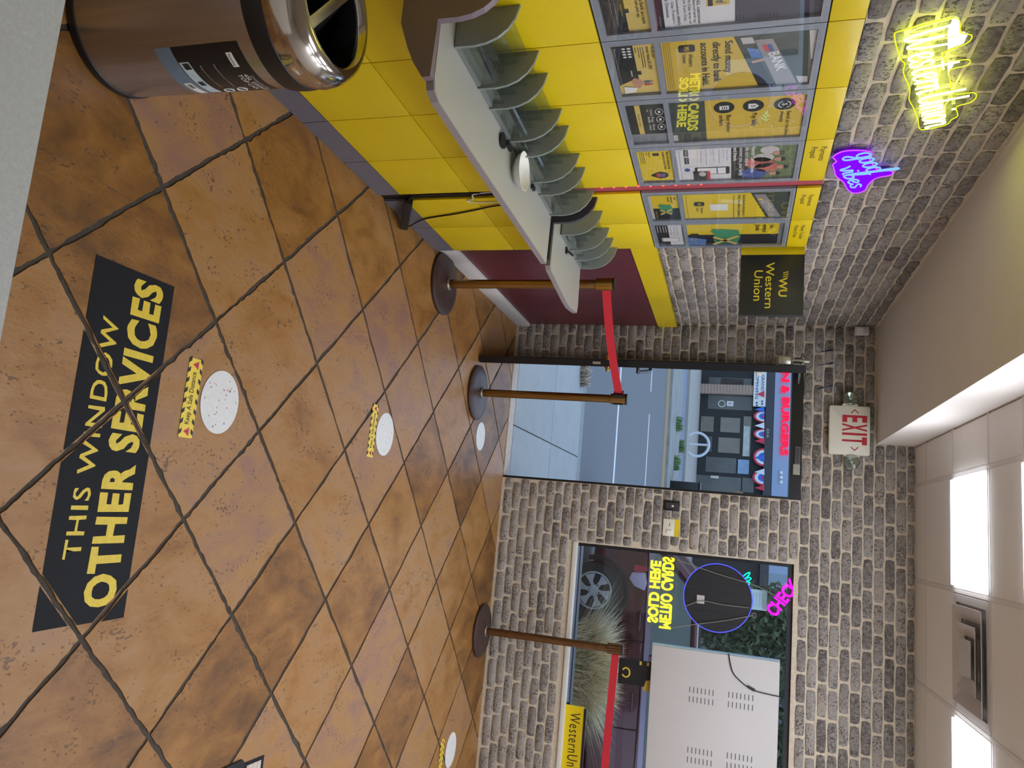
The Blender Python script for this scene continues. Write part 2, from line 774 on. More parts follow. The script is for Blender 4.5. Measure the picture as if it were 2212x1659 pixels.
# ------------------------------------------------------------------ walls
TH = 0.17
b = MB()
b.wbox(XL - 0.2, DX0, YB, YB + TH, -0.06, 2.95)
b.wbox(DX0, DX1, YB, YB + TH, DZ, 2.95)
b.wbox(DX1, WX0, YB, YB + TH, -0.06, 2.95)
b.wbox(WX0, WX1, YB, YB + TH, -0.06, WZ0)
b.wbox(WX0, WX1, YB, YB + TH, WZ1, 2.95)
b.wbox(WX1, XR + 0.2, YB, YB + TH, -0.06, 2.95)
wall_back = struct(b.obj('wall_back', M_mortar))
lay_bricks(wall_back, PB, XL + 0.006, XR - 0.004, 0.004, ZC - 0.004,
           [(DX0, DX1, -1, DZ), (WX0 - 0.005, WX1, WZ0 - 0.02, WZ1), (XL - 1, XS, ZS - 0.002, 9)], cap=300,
           score=lambda s: max(s[0] - 1.2, 0) * 2 + abs(s[1] - 1.6) * 0.3 + (0.6 if s[1] < 0.35 else 0) + (0.5 if s[2] < 0.06 else 0), seed=3)

wall_left = struct(MB().wbox(XL - 0.2, XL, YF, YB, -0.06, 2.95).obj('wall_left', M_mortar))
lay_bricks(wall_left, PW, 1.62, YB - 0.008, 1.215, ZS - 0.003, [(0, 3.765, 0, 1.955)], cap=300, seed=5)
struct(MB().wbox(XR, XR + 0.2, YF, YB, -0.06, 2.95).obj('wall_right', M_wall))
struct(MB().wbox(XL - 0.2, XR + 0.2, YF - 0.2, YF, -0.06, 2.95).obj('wall_front', M_wall))

# wainscot beyond the service units: maroon board, yellow band, white baseboard
wains = struct(MB().wbox(XL + 0.001, XL + 0.022, 3.765, YB - 0.001, 0.10, 1.08).obj('trim_1', mat('maroon_wainscot', (98, 44, 50), 0.4, var=0.16, vscale=7, bump=0.05)))
struct(MB().wbox(XL + 0.001, XL + 0.03, 3.765, YB - 0.001, 1.08, 1.215).obj('trim_2', M_yellow))
struct(MB().wbox(XL + 0.001, XL + 0.045, 3.765, YB - 0.001, 0.0, 0.105).bevel(0.004).obj('baseboard_left', mat('white_baseboard', (206, 202, 198), 0.5, var=0.06, vscale=10), smooth=True))
# recess between the two service units: black below, red above
struct(MB().wbox(XL + 0.001, XK - 0.013, 3.0175, 3.0825, 0.0, 0.83).obj('trim_3', M_black))
struct(MB().wbox(XL + 0.001, XK - 0.013, 3.0175, 3.0825, 0.83, 1.952).obj('trim_4', mat('red_recess', (168, 70, 80), 0.45)))

# ------------------------------------------------------------------ ceiling, soffit, lights
ceiling = struct(MB().wbox(XL - 0.2, XR + 0.2, YF, YB, ZC + 0.012, ZC + 0.1).obj('ceiling', M_ceil))
soffit = struct(MB().wbox(XL, XS, YF + 0.001, YB - 0.001, ZS, ZC + 0.011).obj('soffit', M_ceil))
GX = [XS, -0.415, 0.18, 0.78, 1.385, 1.985, XR]
GY = [5.45, 5.16, 4.566, 3.972, 3.52, 2.93, 2.4, 1.8, 1.2, 0.6, 0.0, -0.6, -1.1, YF]
LIT = {(1, 2), (3, 2), (5, 2), (1, 4), (3, 4), (5, 4), (1, 6), (3, 6), (5, 6)}  # the seen panels, plus unseen ones added to brighten the room
VENT = (2, 2)
M_ctile = mat('ceiling_tile', (230, 224, 218), 0.85, var=0.025, vscale=60, rnd=0.02, bump=0.15, bscale=200)
M_grid = mat('ceiling_grid', (214, 207, 201), 0.7)
for a in range(len(GX) - 1):
    for c in range(len(GY) - 1):
        if (a, c) in LIT or (a, c) == VENT:
            continue
        box('ceiling_tile', M_ctile, ceiling, GX[a] + 0.0118, GX[a + 1] - 0.0118, GY[c + 1] + 0.0118, GY[c] - 0.0118, ZC + 0.0, ZC + 0.0115)
for x in GX[1:-1]:
    box('grid_bar', M_grid, ceiling, x - 0.011, x + 0.011, YF + 0.002, YB - 0.002, ZC - 0.001, ZC + 0.0115)
for y in GY[1:-1]:
    box('grid_bar', M_grid, ceiling, XS + 0.001, XR - 0.002, y - 0.011, y + 0.011, ZC - 0.0009, ZC + 0.0114)
M_panel = emis('led_panel', (236, 243, 255), PANEL)
lname = {(1, 2): 'square white LED ceiling panel, the lit one nearest the exit sign',
         (3, 2): 'square white LED ceiling panel cut by the photo edge, beyond the air vent',
         (1, 4): 'square white LED ceiling panel, one row nearer than the panel by the exit sign'}
for (a, c) in sorted(LIT):
    x0, x1, y0, y1 = GX[a] + 0.012, GX[a + 1] - 0.012, GY[c + 1] + 0.012, GY[c] - 0.012
    lb = lname.get((a, c), 'square white LED ceiling panel overhead, added to light the room')
    t = thing('ceiling_light', lb, 'light', ((x0 + x1) / 2, (y0 + y1) / 2, ZC), 'square LED ceiling panels')
    b = MB()
    b.wbox(x0, x1, y0, y0 + 0.014, ZC - 0.003, ZC + 0.0095)
    b.wbox(x0, x1, y1 - 0.014, y1, ZC - 0.003, ZC + 0.0095)
    b.wbox(x0, x0 + 0.014, y0 + 0.014, y1 - 0.014, ZC - 0.003, ZC + 0.0095)
    b.wbox(x1 - 0.014, x1, y0 + 0.014, y1 - 0.014, ZC - 0.003, ZC + 0.0095)
    b.obj('frame', M_white, t)
    box('diffuser', M_panel, t, x0 + 0.014, x1 - 0.014, y0 + 0.014, y1 - 0.014, ZC - 0.02, ZC + 0.008, 0.004)  # hangs below its frame so the sides also light the ceiling
a, c = VENT
cx, cy = (GX[a] + GX[a + 1]) / 2, (GY[c] + GY[c + 1]) / 2
t = thing('ceiling_vent', 'square stepped air vent set in the ceiling between two lit panels', 'vent', (cx, cy, ZC))
M_vent = mat('vent_enamel', (196, 190, 186), 0.5)
box('backing', mat('vent_throat', (150, 146, 144), 0.8), t, cx - 0.25, cx + 0.25, cy - 0.25, cy + 0.25, ZC + 0.008, ZC + 0.0112)


def vent_ring(name, r0, r1, z0, z1):
    b = MB()
    A = [[b.bm.verts.new((cx + sx * r, cy + sy * r, z)) for sx, sy in ((-1, -1), (1, -1), (1, 1), (-1, 1))] for r, z in ((r0, z0), (r1, z1), (r1, z1 + 0.004), (r0, z0 + 0.004))]
    for k in range(4):
        P, Q = A[k], A[(k + 1) % 4]
        for i in range(4):
            j = (i + 1) % 4
            b.bm.faces.new((P[i], P[j], Q[j], Q[i]))
    return b.obj(name, M_vent, t)


vent_ring('frame', 0.285, 0.245, ZC - 0.002, ZC - 0.004)
vent_ring('louvre', 0.235, 0.17, ZC - 0.024, ZC + 0.002)
vent_ring('louvre', 0.155, 0.095, ZC - 0.028, ZC - 0.004)
box('centre_plate', M_vent, t, cx - 0.085, cx + 0.085, cy - 0.085, cy + 0.085, ZC - 0.032, ZC - 0.024)

# ------------------------------------------------------------------ shop window
win = sempty('window_1', (1.0, YB, WZ0))
GY_ = YB + 0.075
b = MB()
for (x0, x1, z0, z1) in ((WX0, WX0 + 0.022, WZ0 + 0.02, WZ1), (WX1 - 0.022, WX1, WZ0 + 0.02, WZ1), (WX0 + 0.022, WX1 - 0.022, WZ1 - 0.03, WZ1), (WX0 + 0.022, WX1 - 0.022, WZ0 + 0.02, WZ0 + 0.042)):
    b.wbox(x0, x1, YB + 0.03, YB + 0.12, z0, z1)
b.obj('window_frame', M_blackm, win)
box('window_pane', M_pane, win, WX0 + 0.022, WX1 - 0.022, GY_, GY_ + 0.006, WZ0 + 0.042, WZ1 - 0.03)
box('window_sill', mat('white_sill', (214, 212, 204), 0.5), win, WX0 - 0.005, WX1, YB - 0.012, YB + 0.12, WZ0 - 0.014, WZ0 + 0.019, 0.004)
box('glazing_bead', mat('silver_bead', (150, 170, 205), 0.25, 0.8), win, WX0 + 0.024, 1.25, YB + 0.02, YB + 0.034, WZ0 + 0.02, WZ0 + 0.036)

# ------------------------------------------------------------------ doorway and open door
door = sempty('door_1', (DX0, YB, 0))
b = MB()
b.wbox(DX0, DX0 + 0.028, YB + 0.002, YB + 0.12, 0.005, DZ)
b.wbox(DX1 - 0.016, DX1, YB - 0.006, YB + 0.12, 0.005, DZ)
b.wbox(DX0 + 0.028, DX1 - 0.016, YB - 0.004, YB + 0.12, DZ - 0.075, DZ)
b.obj('door_frame', M_blackm, door)
box('header_grille', M_slate, door, -0.62, -0.5, YB - 0.016, YB - 0.0045, DZ - 0.045, DZ - 0.012)
for k in range(3):
    box('grille_slot', M_black, door, -0.612, -0.508, YB - 0.018, YB - 0.0165, DZ - 0.04 + k * 0.009, DZ - 0.036 + k * 0.009)
box('magnet_lock', mat('aluminium', (170, 166, 160), 0.35, 0.9), door, -0.5, -0.43, YB - 0.02, YB - 0.0045, DZ - 0.055, DZ - 0.012)
box('strike_plate', M_chrome, door, DX1 - 0.03, DX1 - 0.0165, YB + 0.02, YB + 0.06, 1.66, 1.72)
# the leaf stands open into the room, nearly edge on
hx, hy, nx, ny = -1.16, 5.44, -0.985, 4.64
d = Vector((nx - hx, ny - hy, 0)).normalized()
sd = Vector((-d.y, d.x, 0))
LM = Matrix(((d.x, 0, -sd.x, hx), (d.y, 0, -sd.y, hy), (0, 1, 0, 0), (0, 0, 0, 1)))
LW = (Vector((nx, ny)) - Vector((hx, hy))).length
leaf = MB()
for (u0, u1, v0, v1) in ((0, 0.06, 0.012, 2.035), (LW - 0.06, LW, 0.012, 2.035), (0.06, LW - 0.06, 0.012, 0.2), (0.06, LW - 0.06, 1.97, 2.035), (0.06, LW - 0.06, 0.98, 1.03)):
    leaf.box(LM, u0, u1, v0, v1, -0.022, 0.022)
lf = leaf.obj('door_leaf', M_blackm, door)
plate('glass_panel', M_pane, lf, LM, 0.06, LW - 0.06, 0.2, 0.98, -0.003, 0.003)
plate('glass_panel', M_pane, lf, LM, 0.06, LW - 0.06, 1.03, 1.97, -0.003, 0.003)
M_brass = mat('worn_brass', (176, 134, 62), 0.28, 1.0, var=0.2, vscale=20)
for sgn in (-1, 1):
    MB().lathe([(0.02, 0.022), (0.02, 0.03), (0.014, 0.034), (0.013, 0.05)], LM @ Matrix.Translation((LW - 0.03, 0.86, 0)) @ Matrix.Diagonal((1, 1, sgn, 1)), 16).obj('lock_cylinder', M_brass, lf, True)
plate('latch_plate', M_chrome, lf, LM, LW, LW + 0.002, 0.77, 0.82, -0.008, 0.008)
hb = MB()
hb.tube([LM @ Vector((LW - 0.05, 1.05, -0.022)), LM @ Vector((LW - 0.05, 1.05, -0.05)), LM @ Vector((0.06, 1.05, -0.05)), LM @ Vector((0.06, 1.05, -0.022))], 0.012, 10)
hb.obj('push_bar', M_blackm, lf, True)
M_alu = mat('brushed_aluminium', (190, 186, 176), 0.3, 0.9, var=0.05)
cl = plate('door_closer', M_alu, lf, LM, LW - 0.3, LW - 0.03, 1.88, 1.955, 0.022, 0.075, 0.006)
b = MB()
b.tube([LM @ Vector((LW - 0.1, 1.96, 0.05)), LM @ Vector((LW - 0.1, 2.06, 0.05))], 0.012, 10)
b.tube([LM @ Vector((LW - 0.1, 2.055, 0.05)), LM @ Vector((0.25, 2.055, 0.1)), Vector((-1.06, YB - 0.005, 2.055))], 0.008, 8)
b.obj('closer_arm', M_alu, lf, True)
plate('closer_bracket', M_white, lf, LM, LW - 0.22, LW - 0.1, 1.76, 1.79, -0.045, -0.022, 0.004)

# ================================================================== YELLOW SERVICE UNITS ON THE LEFT WALL
PITCH = 0.3325


def service_unit(label, bounds):
    t = thing('service_wall_unit', label, 'wall unit', (XK - 0.03, (bounds[0] + bounds[-1]) / 2, 0), 'yellow service wall units')
    y0, y1 = bounds[0], bounds[-1]
    MB().wbox(XL + 0.001, XK - 0.012, y0, y1, 0.0, 1.952).obj('body', M_dark, t)
    for a, b_ in zip(bounds, bounds[1:]):
        u0, u1 = a + 0.0018, b_ - 0.0018
        plate('plinth', M_slate, t, PL, u0 + 0.0, u1, 0.0, 0.108, -0.012, 0.0)
        for v0, v1 in ((0.112, 0.457), (0.461, 0.822), (0.826, 1.216)):
            plate('panel', M_yellow, t, PL, u0, u1, v0, v1, -0.012, 0.0, 0.0008)
        plate('header_panel', M_yellow, t, PL, u0, u1, 1.856, 1.948, -0.012, 0.0, 0.0008)
        fr = MB()
        for (c0, c1, v0, v1) in ((u0, u0 + 0.026, 1.222, 1.852), (u1 - 0.026, u1, 1.222, 1.852), (u0 + 0.026, u1 - 0.026, 1.222, 1.243), (u0 + 0.026, u1 - 0.026, 1.374, 1.391), (u0 + 0.026, u1 - 0.026, 1.832, 1.852)):
            fr.box(PL, c0, c1, v0, v1, -0.012, 0.0)
        f = fr.obj('poster_frame', M_frame, t)
        plate('cover_glass', M_cover, f, PL, u0 + 0.004, u1 - 0.004, 1.228, 1.846, 0.0004, 0.0016)
        plate('poster_tray', mat('poster_tray_grey', (118, 124, 132), 0.5), f, PL, u0 + 0.026, u1 - 0.026, 1.243, 1.832, -0.0118, -0.010)
    return t


B1 = [1.02, 1.353, 1.685, 2.02, 2.352, 2.685, 3.017]
B2 = [3.083, 3.42, 3.755]
unit1 = service_unit('long yellow panelled service unit with grey poster frames, behind the steel bin', B1)
unit2 = service_unit('short yellow panelled service unit between the red gap and the maroon wainscot', B2)
text('header_lettering', 'Payments\nPrepaid', M_ink, unit1, PL, 2.738, 2.846, 1.872, 1.932, n=0.0005, line=1.1)
text('header_lettering', 'Payments\nPrepaid', M_ink, unit2, PL, 3.15, 3.262, 1.872, 1.926, n=0.0005, line=1.1)
text('header_lettering', 'Money Transfer\nMoney Order', M_ink, unit2, PL, 3.478, 3.65, 1.87, 1.922, n=0.0005, line=1.15)

# ------------------------------------------------------------------ posters behind the cover glass
ZP = -0.0098


def layer(k):
    return ZP + 0.0006 * k


def poster(label, u0, u1, v0, v1, m, name='poster'):
    t = thing(name, label, 'poster', (XK - 0.009, (u0 + u1) / 2, v0))
    plate('sheet', m, t, PL, u0, u1, v0, v1, layer(0), layer(1))
    return t


def print_rect(t, m, u0, u1, v0, v1, k=1, name='print'):
    return plate(name, m, t, PL, u0, u1, v0, v1, layer(k), layer(k) + 0.0005)


def print_poly(t, m, pts, k=1, name='print'):
    return MB().prism(PL, pts, layer(k), layer(k) + 0.0005).obj(name, m, t)


def print_text(t, body, u0, u1, v0, v1, m=None, k=3, **kw):
    return text('lettering', body, m or M_ink, t, PL, u0, u1, v0, v1, n=layer(k), **kw)


M_tan = mat('pale_gold_print', (212, 186, 104), 0.5)
M_yprint = mat('bright_yellow_print', (222, 194, 40), 0.5)
M_charcoal = mat('charcoal_print', (38, 40, 42), 0.45)
M_grey = mat('grey_print', (146, 142, 144), 0.5)
M_lgrey = mat('light_grey_print', (188, 184, 182), 0.5)
M_dkgreen = mat('dark_green_print', (62, 70, 62), 0.5, var=0.3, vscale=30)
M_red = mat('red_print', (200, 60, 74), 0.5)
M_blue = mat('blue_print', (60, 84, 150), 0.5)
M_whitep = mat('bright_white_print', (226, 226, 222), 0.5)
M_green = mat('green_flag_print', (66, 150, 108), 0.5)
M_dkgr = mat('deep_green_print', (36, 110, 74), 0.5)
M_bluep = mat('sky_blue_print', (96, 130, 190), 0.5, var=0.2, vscale=25)
M_skin = mat('skin_print', (190, 140, 118), 0.5, var=0.15, vscale=60)
M_foliage = mat('foliage_print', (92, 112, 70), 0.6, var=0.5, vscale=70)

# first bay in view (cut by the top edge of the photo)
p = poster('small poster, pale gold over black, lowest at the near end of the yellow unit', 1.712, 1.993, 1.244, 1.373, M_tan)
print_rect(p, M_charcoal, 1.712, 1.993, 1.244, 1.309)
print_text(p, 'send it to a bank account', 1.79, 1.965, 1.352, 1.3635)
print_text(p, 'or for cash pick up.', 1.815, 1.935, 1.337, 1.3495)
print_text(p, 'Western Union', 1.87, 1.92, 1.297, 1.302, M_tan)
for q in (1.268, 1.28):
    print_text(p, 'Terms apply to all transfers made here', 1.79, 1.965, q, q + 0.005, M_lgrey, res=1)
print_rect(p, M_charcoal, 1.893, 1.91, 1.309, 1.319, 2)
p = poster('white transit card poster with navy foot strip and gold card picture', 1.712, 2.0, 1.393, 1.606, M_paper)
print_rect(p, M_navy, 1.712, 2.0, 1.393, 1.413)
for s, z, e in (('Transit for ALL customer', 1.506, 1.988), ('ed to your MetroCard by', 1.493, 1.981), ('the New York City area or', 1.48, 1.985), ('outside of New York City.', 1.467, 1.971), ('iness reply envelope (BRE)', 1.448, 1.985), ('o New York City Transit\'s', 1.435, 1.975), ('mer Service Division.', 1.421, 1.95)):
    print_text(p, s, 1.79, e, z, z + 0.0095)
print_rect(p, M_gold, 1.78, 1.916, 1.531, 1.592, 1, 'card_picture')
print_rect(p, M_charcoal, 1.78, 1.916, 1.535, 1.548, 2, 'card_stripe')
print_text(p, 'Card', 1.868, 1.909, 1.556, 1.583, M_blue, bold=0.02, shear=0.3)
print_text(p, 'omnycard', 1.94, 1.99, 1.399, 1.405, M_lgrey)
p = poster('dark purple glossy screen panel at the top of the near bay', 1.712, 2.0, 1.607, 1.832, mat('dark_purple_screen', (58, 56, 72), 0.25, var=0.2, vscale=5))
print_rect(p, M_lgrey, 1.86, 1.895, 1.607, 1.632, 1, 'icon_card')
print_poly(p, M_dkgreen, [(1.866, 1.612), (1.888, 1.612), (1.877, 1.628)], 2, 'icon')

# second bay
p = poster('small gold and black poster with two little figures and a hand', 2.062, 2.32, 1.243, 1.373, M_tan)
print_poly(p, M_charcoal, [(2.062, 1.244), (2.27, 1.244), (2.236, 1.3), (2.245, 1.309), (2.062, 1.309)])
print_text(p, 'Por $5 order', 2.075, 2.13, 1.361, 1.3705)
print_text(p, 'envie hasta $1,000', 2.072, 2.19, 1.345, 1.358)
for q, e in ((1.337, 2.178), (1.33, 2.18), (1.323, 2.125), (1.314, 2.1)):
    print_rect(p, M_ink, 2.072, e, q, q + 0.0018, 2, 'small_print')
for r_, zz in enumerate((1.296, 1.28)):
    for c_ in range(4):
        u = 2.075 + c_ * 0.014
        print_poly(p, M_whitep, disc(u, zz, 0.0042, 0.006, 8), 2, 'icon')
print_rect(p, M_charcoal, 2.196, 2.214, 1.309, 1.321, 3, 'app_icon')
print_rect(p, M_lgrey, 2.19, 2.222, 1.288, 1.292, 2, 'small_print')
print_poly(p, M_skin, [(2.23, 1.296), (2.247, 1.283), (2.28, 1.29), (2.29, 1.308), (2.262, 1.322), (2.24, 1.312)], 3, 'hand_picture')
print_poly(p, M_whitep, [(2.276, 1.256), (2.318, 1.256), (2.31, 1.292), (2.286, 1.3)], 4, 'cuff_picture')
for u, mc in ((2.252, M_blue), (2.268, M_red)):
    print_rect(p, mc, u, u + 0.008, 1.324, 1.343, 4, 'figure_body')
    print_poly(p, M_skin, disc(u + 0.004, 1.348, 0.004, 0.005, 8), 4, 'figure_head')
print_text(p, 'Western Union sends money around the world', 2.07, 2.315, 1.249, 1.254, M_lgrey, res=1)
p = poster('tall gold bank transfer poster with a slanted bank photo above', 2.054, 2.338, 1.393, 1.833, M_gold)
print_poly(p, M_dkgreen, [(2.054, 1.601), (2.338, 1.683), (2.338, 1.833), (2.054, 1.833)], 1, 'bank_photo')
print_poly(p, M_lgrey, [(2.07, 1.622), (2.1, 1.63), (2.1, 1.664), (2.07, 1.655)], 2, 'photo_wall')
print_poly(p, M_bluep, [(2.12, 1.64), (2.17, 1.655), (2.175, 1.688), (2.13, 1.675)], 2, 'photo_shirt')
print_poly(p, M_skin, [(2.19, 1.655), (2.2, 1.66), (2.19, 1.695), (2.178, 1.69)], 2, 'photo_arm')
print_poly(p, M_charcoal, [(2.2, 1.645), (2.335, 1.683), (2.335, 1.73), (2.2, 1.685)], 2, 'photo_shadow')
print_poly(p, M_grey, [(2.084, 1.662), (2.336, 1.738), (2.336, 1.801), (2.084, 1.712)], 3, 'bank_board')
print_poly(p, M_lgrey, [(2.285, 1.79), (2.336, 1.805), (2.336, 1.828), (2.29, 1.824)], 2, 'photo_car')
print_poly(p, M_lgrey, [(2.062, 1.81), (2.2, 1.825), (2.2, 1.832), (2.062, 1.832)], 2, 'photo_ceiling')
print_poly(p, M_red, [(2.11, 1.684), (2.143, 1.694), (2.143, 1.707), (2.11, 1.697)], 4, 'flag_print')
print_poly(p, M_blue, [(2.11, 1.6975), (2.143, 1.7075), (2.143, 1.7195), (2.11, 1.7095)], 4, 'flag_print')
print_text(p, 'BANK', 2.152, 2.255, 1.702, 1.733, M_whitep, k=5, ang=0.29, bold=0.02)
print_text(p, 'Send money\ndirectly to bank\naccounts in Haiti.', 2.078, 2.304, 1.508, 1.602, bold=0.012, line=1.1)
print_poly(p, M_charcoal, rrect(2.082, 2.117, 1.443, 1.492, 0.008), 2, 'logo_badge')
print_text(p, 'WU', 2.087, 2.112, 1.459, 1.475, M_gold, bold=0.03)
print_text(p, 'Western\nUnion', 2.128, 2.192, 1.452, 1.484, line=1.0)
for q in (1.399, 1.405, 1.411, 1.417):
    print_rect(p, mat('faint_print', (150, 124, 40), 0.5), 2.062, 2.31, q, q + 0.0016, 2, 'small_print')

# third bay
p = poster('small black leaflet with three white icon ovals and a tan strip', 2.398, 2.595, 1.243, 1.372, M_charcoal)
print_rect(p, M_tan, 2.398, 2.595, 1.273, 1.291)
print_text(p, 'Western Union', 2.455, 2.54, 1.278, 1.286, k=2)
for u in (2.446, 2.497, 2.548):
    b = MB()
    b.tube([PL @ Vector((x, y, layer(2))) for x, y in disc(u, 1.355, 0.02, 0.013, 18)], 0.0011, 6, closed=True)
    b.obj('icon_ring', M_whitep, p)
    print_rect(p, M_whitep, u - 0.007, u + 0.007, 1.351, 1.359, 2, 'icon')
for u, s in ((2.446, 'Send money\nnow'), (2.497, 'Pay\nbills'), (2.548, 'Money\norders')):
    print_text(p, s, u - 0.02, u + 0.02, 1.312, 1.333, M_whitep, res=1)
p = poster('tall gold poster with three black circle icons: send money, bills, money orders', 2.391, 2.668, 1.392, 1.83, M_gold)
print_rect(p, M_dkgreen, 2.391, 2.668, 1.392, 1.51)
print_rect(p, M_lgrey, 2.615, 2.668, 1.392, 1.408, 2, 'print_tab')
for zc in (1.573, 1.668, 1.767):
    print_poly(p, M_charcoal, disc(2.445, zc, 0.036, 0.034, 28), 2, 'icon_disc')
ring = [PL @ Vector((2.445 + 0.02 * math.cos(a), 1.767 + 0.019 * math.sin(a), layer(4))) for a in [math.radians(x) for x in range(20, 170, 15)]]
MB().tube(ring, 0.0018, 6).obj('icon_arrow', M_whitep, p)
ring = [PL @ Vector((2.445 + 0.02 * math.cos(a), 1.767 + 0.019 * math.sin(a), layer(4))) for a in [math.radians(x) for x in range(200, 350, 15)]]
MB().tube(ring, 0.0018, 6).obj('icon_arrow', M_whitep, p)
print_text(p, '$', 2.438, 2.452, 1.758, 1.777, M_whitep, k=4)
print_poly(p, M_whitep, [(2.43, 1.652), (2.46, 1.652), (2.46, 1.674), (2.445, 1.686), (2.43, 1.674)], 3, 'icon_house')
print_text(p, '$', 2.439, 2.451, 1.659, 1.676, M_charcoal, k=4)
print_poly(p, M_whitep, [(2.434, 1.558), (2.458, 1.558), (2.458, 1.589), (2.432, 1.589)], 3, 'icon_sheet')
for q in (1.566, 1.573, 1.58):
    print_rect(p, M_charcoal, 2.438, 2.454, q, q + 0.003, 4, 'icon_line')
print_text(p, 'Send or receive\nmoney', 2.492, 2.653, 1.752, 1.792, line=1.05)
print_text(p, 'Pay bills', 2.492, 2.576, 1.66, 1.682)
print_text(p, 'Buy money\norders', 2.494, 2.614, 1.556, 1.596, line=1.05)

# fourth bay
p = poster('small yellow poster with a dark teardrop map and phone badge', 2.724, 2.983, 1.241, 1.37, M_yprint)
print_text(p, 'Now, still sending money\nto bank accounts in Haiti.', 2.738, 2.885, 1.338, 1.364, bold=0.01)
print_poly(p, M_charcoal, rrect(2.745, 2.768, 1.302, 1.326, 0.005), 2, 'logo_badge')
print_text(p, 'Western\nUnion', 2.737, 2.775, 1.277, 1.293)
for q in (1.252, 1.259, 1.266):
    print_rect(p, M_ink, 2.735, 2.83, q, q + 0.0016, 2, 'small_print')
print_poly(p, M_charcoal, [(2.935 + 0.03 * math.sin(a) * (1 - 0.55 * (math.cos(a) < 0) * -math.cos(a)), 1.315 + 0.036 * math.cos(a)) for a in [2 * math.pi * k / 20 for k in range(20)]], 2, 'map_drop')
print_rect(p, M_blue, 2.92, 2.95, 1.318, 1.336, 3, 'flag_print')
print_rect(p, M_red, 2.92, 2.95, 1.302, 1.318, 3, 'flag_print')
p = poster('tall white poster with phone picture below a family photo', 2.719, 2.998, 1.391, 1.826, M_paper)
print_rect(p, M_charcoal, 2.719, 2.998, 1.596, 1.66)
print_rect(p, M_foliage, 2.719, 2.998, 1.66, 1.826, 1, 'family_photo')
for (u, z, r, mc) in ((2.76, 1.735, 0.03, M_lgrey), (2.82, 1.715, 0.034, M_lgrey), (2.86, 1.7, 0.046, mat('coral_print', (186, 98, 88), 0.5, var=0.15, vscale=40)), (2.9, 1.73, 0.04, MATS['coral_print']), (2.95, 1.68, 0.045, M_blue)):
    print_poly(p, mc, disc(u, z, r, r * 1.15, 14), 2, 'figure_body')
for (u, z) in ((2.785, 1.765), (2.835, 1.772), (2.9, 1.785), (2.955, 1.76)):
    print_poly(p, M_skin, disc(u, z, 0.016, 0.02, 12), 3, 'figure_head')
    print_poly(p, M_charcoal, [(u + 0.016 * math.cos(a), z + 0.006 + 0.019 * math.sin(a)) for a in [math.pi * k / 8 for k in range(9)]], 4, 'figure_hair')
print_text(p, 'Remitir Card: Choose\nthe card easy to\nconnect you, your family\nand friends.', 2.73, 2.965, 1.604, 1.685, M_whitep, bold=0.015, line=1.05)
for q, e, mc in ((1.577, 2.83, M_blue), (1.565, 2.81, M_grey), (1.548, 2.85, M_blue), (1.528, 2.83, M_blue), (1.517, 2.77, M_grey), (1.5, 2.86, M_blue), (1.48, 2.84, M_grey), (1.468, 2.83, M_grey)):
    print_text(p, 'easy transfer to any bank', 2.735, e, q, q + 0.006, mc, res=1)
for u in (2.733, 2.795):
    print_rect(p, M_charcoal, u, u + 0.052, 1.42, 1.437, 2, 'store_badge')
    print_text(p, 'App store', u + 0.006, u + 0.046, 1.424, 1.433, M_whitep, res=1, k=4)
print_poly(p, M_blue, disc(2.9, 1.427, 0.014, 0.011, 16), 2, 'round_seal')
print_poly(p, M_charcoal, rrect(2.882, 2.943, 1.457, 1.59, 0.006), 2, 'phone_picture')
print_rect(p, M_whitep, 2.887, 2.938, 1.466, 1.575, 3, 'phone_screen')
print_rect(p, M_blue, 2.887, 2.938, 1.54, 1.545, 4, 'phone_band')
print_rect(p, M_charcoal, 2.912, 2.987, 1.45, 1.505, 5, 'card_picture')
print_rect(p, M_red, 2.912, 2.987, 1.505, 1.515, 5, 'card_edge')
print_poly(p, M_lgrey, disc(2.935, 1.485, 0.02, 0.014, 16), 6, 'card_ring')
print_rect(p, M_grey, 2.735, 2.98, 1.402, 1.4035, 2, 'small_print')

# fifth bay (second unit)
p = poster('small yellow and black poster with a torn green island flag, next to the red gap', 3.136, 3.397, 1.243, 1.37, M_yprint)
print_rect(p, M_charcoal, 3.272, 3.397, 1.255, 1.37)
print_rect(p, M_lgrey, 3.136, 3.397, 1.243, 1.254, 2)
print_text(p, 'Send\nmoney to\nJamaica.', 3.15, 3.215, 1.322, 1.363, bold=0.01)


def torn_flag(p, u0, u1, v0, v1, k=4):
    du, dv = u1 - u0, v1 - v0
    P = lambda a, b: (u0 + a * du, v0 + b * dv)
    print_poly(p, M_green, [P(0, 0.1), P(0.18, 0.0), P(0.3, 0.12), P(0.8, 0.1), P(1, 0.25), P(0.95, 0.9), P(0.5, 1.0), P(0.1, 0.92)], k, 'flag_field')
    print_poly(p, M_dkgr, [P(0.5, 0.1), P(0.98, 0.28), P(0.95, 0.85), P(0.6, 0.55)], k + 1, 'flag_field')
    for q in ([P(0.45, 0.12), P(0.55, 0.06), P(1.02, 0.82), P(0.94, 0.92)], [P(0.42, 0.86), P(0.5, 0.96), P(1.04, 0.12), P(0.96, 0.04)]):
        print_poly(p, M_tan, q, k + 2, 'flag_cross')


